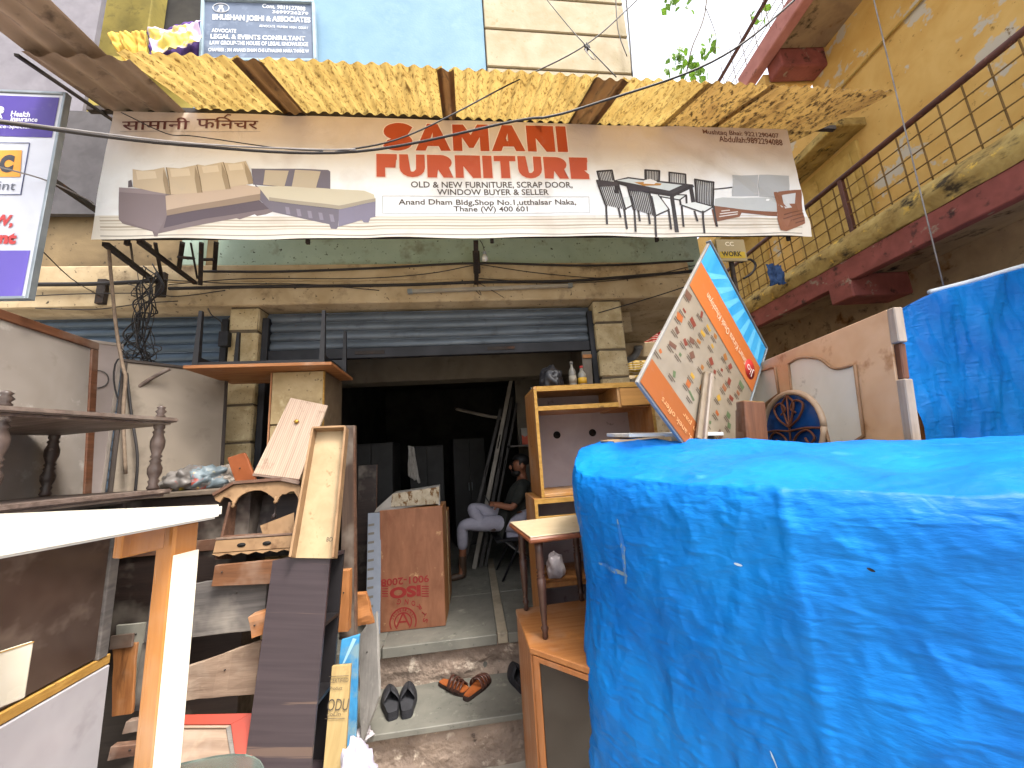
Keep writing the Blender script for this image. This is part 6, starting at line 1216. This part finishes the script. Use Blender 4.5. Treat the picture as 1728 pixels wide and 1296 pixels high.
sandal((742, 1154), (790, 1173), 'brown strappy sandal on the step, heel to the upper left'); sandal((783, 1186), (826, 1146), 'brown strappy sandal on the step, toe pointing to the upper right')
# ------------------------------------------------------------------ cables and wires
def cable(label, pts, r, m=None, n=8, name='overhead_cable', cat='cable', sheath=None):
    o = tube(name, m or m_wire, pts, r, None, 7, n=n); tag(o, label, cat); return o
cable('thick overhead cable sagging across the banner from left to upper right', [at(-250, 178, 1.35), at(0, 207, 1.4), at(300, 244, 1.5), at(600, 256, 1.55), at(870, 204, 1.55), at(925, 197, 1.55), at(1000, 176, 1.55), at(1200, 105, 1.5), at(1335, 5, 1.45), at(1500, -160, 1.4)], .0058)
cable('grey strand clipped along the left half of the thick cable', [at(-200, 180, 1.34), at(0, 203, 1.39), at(300, 240, 1.49), at(520, 252, 1.54), at(600, 252, 1.54)], .0035, m_wireg)
cable('thin straight wire rising from the red title lettering to the upper right', [at(560, 258, 1.7), at(690, 228, 1.75), at(860, 142, 1.85), at(988, 76, 1.9), at(1075, 0, 2.0), at(1160, -80, 2.1)], .0042)
cable('thin slack wire from the banner corner drooping to the thick cable', [at(205, 190, 2.2), at(280, 225, 2.1), at(330, 230, 2.05), at(470, 250, 1.9), at(545, 255, 1.75)], .003)
cable('thin wire crossing the cream wall panels to the knot and awning', [at(915, -10, 2.6), at(960, 45, 2.3), at(990, 78, 1.9), at(1040, 130, 1.8)], .0035)
cable('black drop wire along the right corner of the cream wall', [at(1055, -20, 2.9), at(1062, 60, 2.9), at(1067, 128, 2.9)], .008)
cable('black slack wire loop near the cream wall corner', [at(1038, -20, 2.85), at(1043, 50, 2.85), at(1058, 95, 2.85)], .005)
q = at(990, 78, 1.9); kn = thing('wire_knot', 'ragged knot of black tape and string where the thin wires cross', 'knot'); bm = bmesh.new(); random.seed(4)
for k in range(6): add_tube(bm, spline([q+V(random.uniform(-.02, .02), random.uniform(-.01, .01), random.uniform(-.04, .02)) for _ in range(4)], 4), .005, 5)
fin(bm, 'tape', m_wire, kn, True)
for k in range(3): tube('string', m_wireg, [q, q+V(random.uniform(-.02, .03), -.01, -.05), q+V(random.uniform(0, .05), -.01, -.12)], .0025, kn)
Dw = 2.93
def run(label, pts, r, D=Dw, m=None): cable(label, [at(x, y, D) for x, y in pts], r, m, 5, 'facade_cable')
run('uppermost black cable bundle along the top of the beam', [(340, 458), (480, 458), (640, 452), (806, 444), (1000, 448), (1170, 440)], .010)
run('dark conduit along the middle of the beam', [(285, 487), (420, 484), (600, 482), (700, 480), (806, 476), (960, 474), (1080, 465), (1170, 458)], .013, 2.95)
run('thin sagging wire over the right half of the beam', [(808, 446), (920, 462), (1050, 470), (1170, 455)], .004); run('second thin wire over the right half of the beam', [(808, 470), (950, 478), (1080, 468), (1172, 448)], .004)
run('thin wire along the left half of the beam', [(285, 480), (420, 470), (600, 470), (720, 462), (806, 446)], .004); run('thin wire crossing the beam from left bracket to conduit', [(250, 470), (380, 478), (520, 480), (640, 490)], .004)
run('dark flat conduit on the beam above the left shutter', [(50, 480), (160, 479), (262, 474)], .016, 2.95); run('looping wire under the conduit above the left shutter', [(45, 500), (130, 496), (240, 495), (300, 500), (380, 490)], .004); run('slack wire across the left shutter top', [(60, 520), (160, 522), (240, 512), (300, 508)], .004)
run('dangling wire at the middle of the beam', [(803, 470), (800, 485), (812, 498), (806, 478), (830, 490), (850, 502)], .003); run('wire crossing right below the beam to the poster', [(1010, 528), (1100, 502), (1162, 482)], .005, 2.9)
lt = thing('tube_light', 'unlit white tube light batten fixed along the beam', 'lamp'); a, b_ = at(692, 492, 2.93), at(962, 482, 2.93); bar('tube', mat('milky_glass', '9c968a', '8c867a', rough=.3), a, b_, .028, .028, lt); 
for q in (a, b_): d_ = (b_-a).normalized(); bar('end_cap', m_fr2, q-d_*.02, q+d_*.02, .036, .036, lt)
q = at(818, 432, 2.5); bl_ = thing('light_bulb', 'clear unlit light bulb hanging below the banner', 'bulb', FB(q)); lathe('glass', mat('clear_bulb_glass', 'b0aca2', '9c988e', rough=.1, spec=.8), [(.004, -.045), (.02, -.038), (.026, -.02), (.018, .0), (.012, .012)], bl_); lathe('cap', m_fr2, [(.013, .012), (.013, .035), (.006, .04)], bl_); tube('flex', m_wire, [(0, 0, .04), (-.01, .0, .09), (-.03, 0, .13)], .003, bl_)
# tangled wires at the left with a rope
random.seed(11)
tg = thing('wire_tangle', 'dense tangle of old black wires hanging before the left shutter', 'wires')
for k in range(20):
    x0 = random.uniform(215, 275); pts = [at(x0, random.uniform(445, 500), 2.85)]; y = pts and 500
    for j in range(6): pts.append(at(random.gauss(243, 15), 490+j*26+random.uniform(-14, 14), 2.75+random.uniform(-.06, .06)))
    if k % 3 == 0:
        for j in range(3): pts.append(at(random.gauss(225, 14), 670+j*60, 2.66))
    tube('wire', m_wire, pts, random.choice((.0025, .0035, .005)), tg, 5, n=5)
for k in range(4): c = at(random.uniform(222, 262), random.uniform(560, 625), 2.72); r_ = random.uniform(.04, .09); tube('coil', m_wire, [c+V(r_*math.cos(a), .02*math.sin(a*2), r_*.8*math.sin(a)) for a in [i*.8 for i in range(9)]], .0035, tg, 5, n=4)
cable('pale knotted rope hanging from the banner bracket before the left boards', [at(183, 412, 2.4), at(188, 470, 2.45), at(197, 560, 2.45), at(208, 620, 2.42), at(212, 640, 2.42), at(208, 700, 2.42), at(212, 800, 2.42)], .009, mat('pale_rope', '7d6c5b', '67584a', scale=30, rough=.9, bump=.6), 6, 'rope', 'rope')
cable('black flex drooping from the rope knot to the chest', [at(214, 630, 2.46), at(222, 700, 2.46), at(232, 770, 2.46), at(228, 835, 2.46)], .007, None, 6, 'facade_cable'); cable('bent stick crossing the wires toward the upturned table', [at(205, 678, 2.5), at(245, 645, 2.52), at(286, 622, 2.55)], .012, m_rack, 3, 'stick', 'stick')
cable('thin pale wire slanting down from the insurance sign', [at(0, 282, 1.9), at(80, 305, 2.0), at(150, 338, 2.2), at(158, 345, 2.3)], .004, m_wireg, 5, 'facade_cable'); cable('straight thin wire from the insurance sign down to the bracket', [at(60, 412, 2.1), at(120, 470, 2.5), at(170, 500, 2.9)], .003, None, 3, 'facade_cable')
q = at(379, 573, 2.98); mt = thing('switch_box', 'small switch box with a cable on the left stone pillar', 'box', FB(q)); box('case', m_guide, (-.03, .04, -.03, .02, -.06, .06), mt, .004); tube('lead', m_wire, [(-.02, -.01, .06), (-.03, -.01, .14), (-.10, -.01, .2), (-.14, 0, .26)], .005, mt)
# ------------------------------------------------------------------ washing on the upper left parapet
zc_ = 5.62
rag('cloth', 'plain yellow cloth hung over the upper parapet, left of the towel', [at(182, 58, 2.9), at(247, 52, 2.9), at(248, 112, 2.85), at(212, 112, 2.85)], mat('yellow_cloth', 'b8953a', 'a58230', scale=8, rough=.9, bump=.4), .05, 1)
rag('cloth', 'deep purple cloth hanging behind the pale towel on the parapet', [at(248, 55, 2.98), at(342, 32, 2.98), at(338, 112, 2.98), at(255, 112, 2.98)], mat('purple_cloth', '4a2a72', '3b2060', scale=8, rough=.9, bump=.4), .03, 2)
rag('towel', 'lilac and yellow patterned towel on the upper parapet below the advocate board', [at(250, 54, 2.88), at(340, 36, 2.88), at(336, 72, 2.84), at(258, 98, 2.84)], mat('patterned_towel', 'b9a7c2', 'c2b25a', scale=5, rough=.9, lo=.46, hi=.54, spots=('6f97a8', 7, .66, .04)), .05, 5, 'towel')
# ------------------------------------------------------------------ tree in the gap of sky
m_leaf = mat('tree_leaf', '6d8f2e', '4f7424', scale=4, rough=.5, trans=.45); m_twig = mat('grey_twig', '5b4f42', '463c32', rough=.9)
tr_ = thing('tree', 'leafy branches of a tree hanging into the white sky at upper right', 'tree')
base = V(4.0, 9.0, 0)
tube('trunk', mat('tree_bark', '5a4c3e', '463a2f', scale=6, rough=.95, bump=.7, bscale=12), [base, base+V(-.1, -.1, 3), base+V(.1, -.4, 6), base+V(.0, -1, 9.5)], [.22]*0 or .16, tr_, 10)
leafv = [(0, 0, 0), (.4, .06, .35), (.5, .0, .55), (.34, .03, .9), (0, -.08, 1.25), (-.34, .03, .9), (-.5, .0, .55), (-.4, .06, .35), (0, .04, .5)]
leaff = [(0, 1, 8), (1, 2, 8), (2, 3, 8), (3, 4, 8), (4, 5, 8), (5, 6, 8), (6, 7, 8), (7, 0, 8)]
LM = bpy.data.meshes.new('leaf'); LM.from_pydata(leafv, [], leaff); LM.materials.append(m_leaf)
random.seed(5)
DT = 6.0
def leaves(c, n, spread, s):
    for _ in range(n):
        o = bpy.data.objects.new('leaf', LM); COL.objects.link(o); o.parent = tr_
        o.location = c+V(random.gauss(0, spread), random.gauss(0, spread*.7), random.gauss(0, spread)); k = s*random.uniform(.7, 1.25)
        o.rotation_euler = (random.uniform(2.2, 3.9), random.uniform(-.8, .8), random.uniform(0, 6.3)); o.scale = (k, k, k)
def branch(pts, r): tube('branch', m_twig, [at(x, y, DT+d) for x, y, d in pts], r, tr_, 6)
branch([(1240, -200, 2.0), (1200, -80, .5), (1190, 20, .1), (1168, 80, 0), (1158, 125, 0)], .014); branch([(1190, 10, .1), (1208, 60, 0), (1205, 90, 0)], .008); branch([(1200, -80, .5), (1150, -20, .2), (1140, 10, 0)], .010); branch([(1240, -200, 2), (1280, -40, .5), (1286, 35, 0)], .009)
for px, py, n, sp_ in ((1135, 5, 9, .10), (1160, 12, 4, .06), (1142, 88, 9, .09), (1160, 105, 12, .12), (1185, 120, 7, .08), (1152, 128, 6, .07), (1185, 85, 5, .07), (1203, 62, 3, .05), (1207, 78, 3, .04), (1283, 30, 3, .06), (1292, 8, 2, .05), (1270, 22, 2, .04), (1130, 112, 3, .05), (1135, -60, 20, .3), (1260, -70, 25, .35)):
    leaves(at(px, py, DT), int(n*1.6), sp_, .125)
# ------------------------------------------------------------------ empties to the base of their things
bpy.context.view_layer.update()
for o in list(SC.objects):
    if o.type == 'EMPTY' and o.parent is None and o.matrix_world == Matrix():
        cs = [ch.matrix_world @ Vector(c) for ch in o.children for c in ch.bound_box]
        if not cs: continue
        b = Vector(((min(c.x for c in cs)+max(c.x for c in cs))/2, (min(c.y for c in cs)+max(c.y for c in cs))/2, min(c.z for c in cs)))
        o.location = b
        for ch in o.children: ch.location = Vector(ch.location)-b
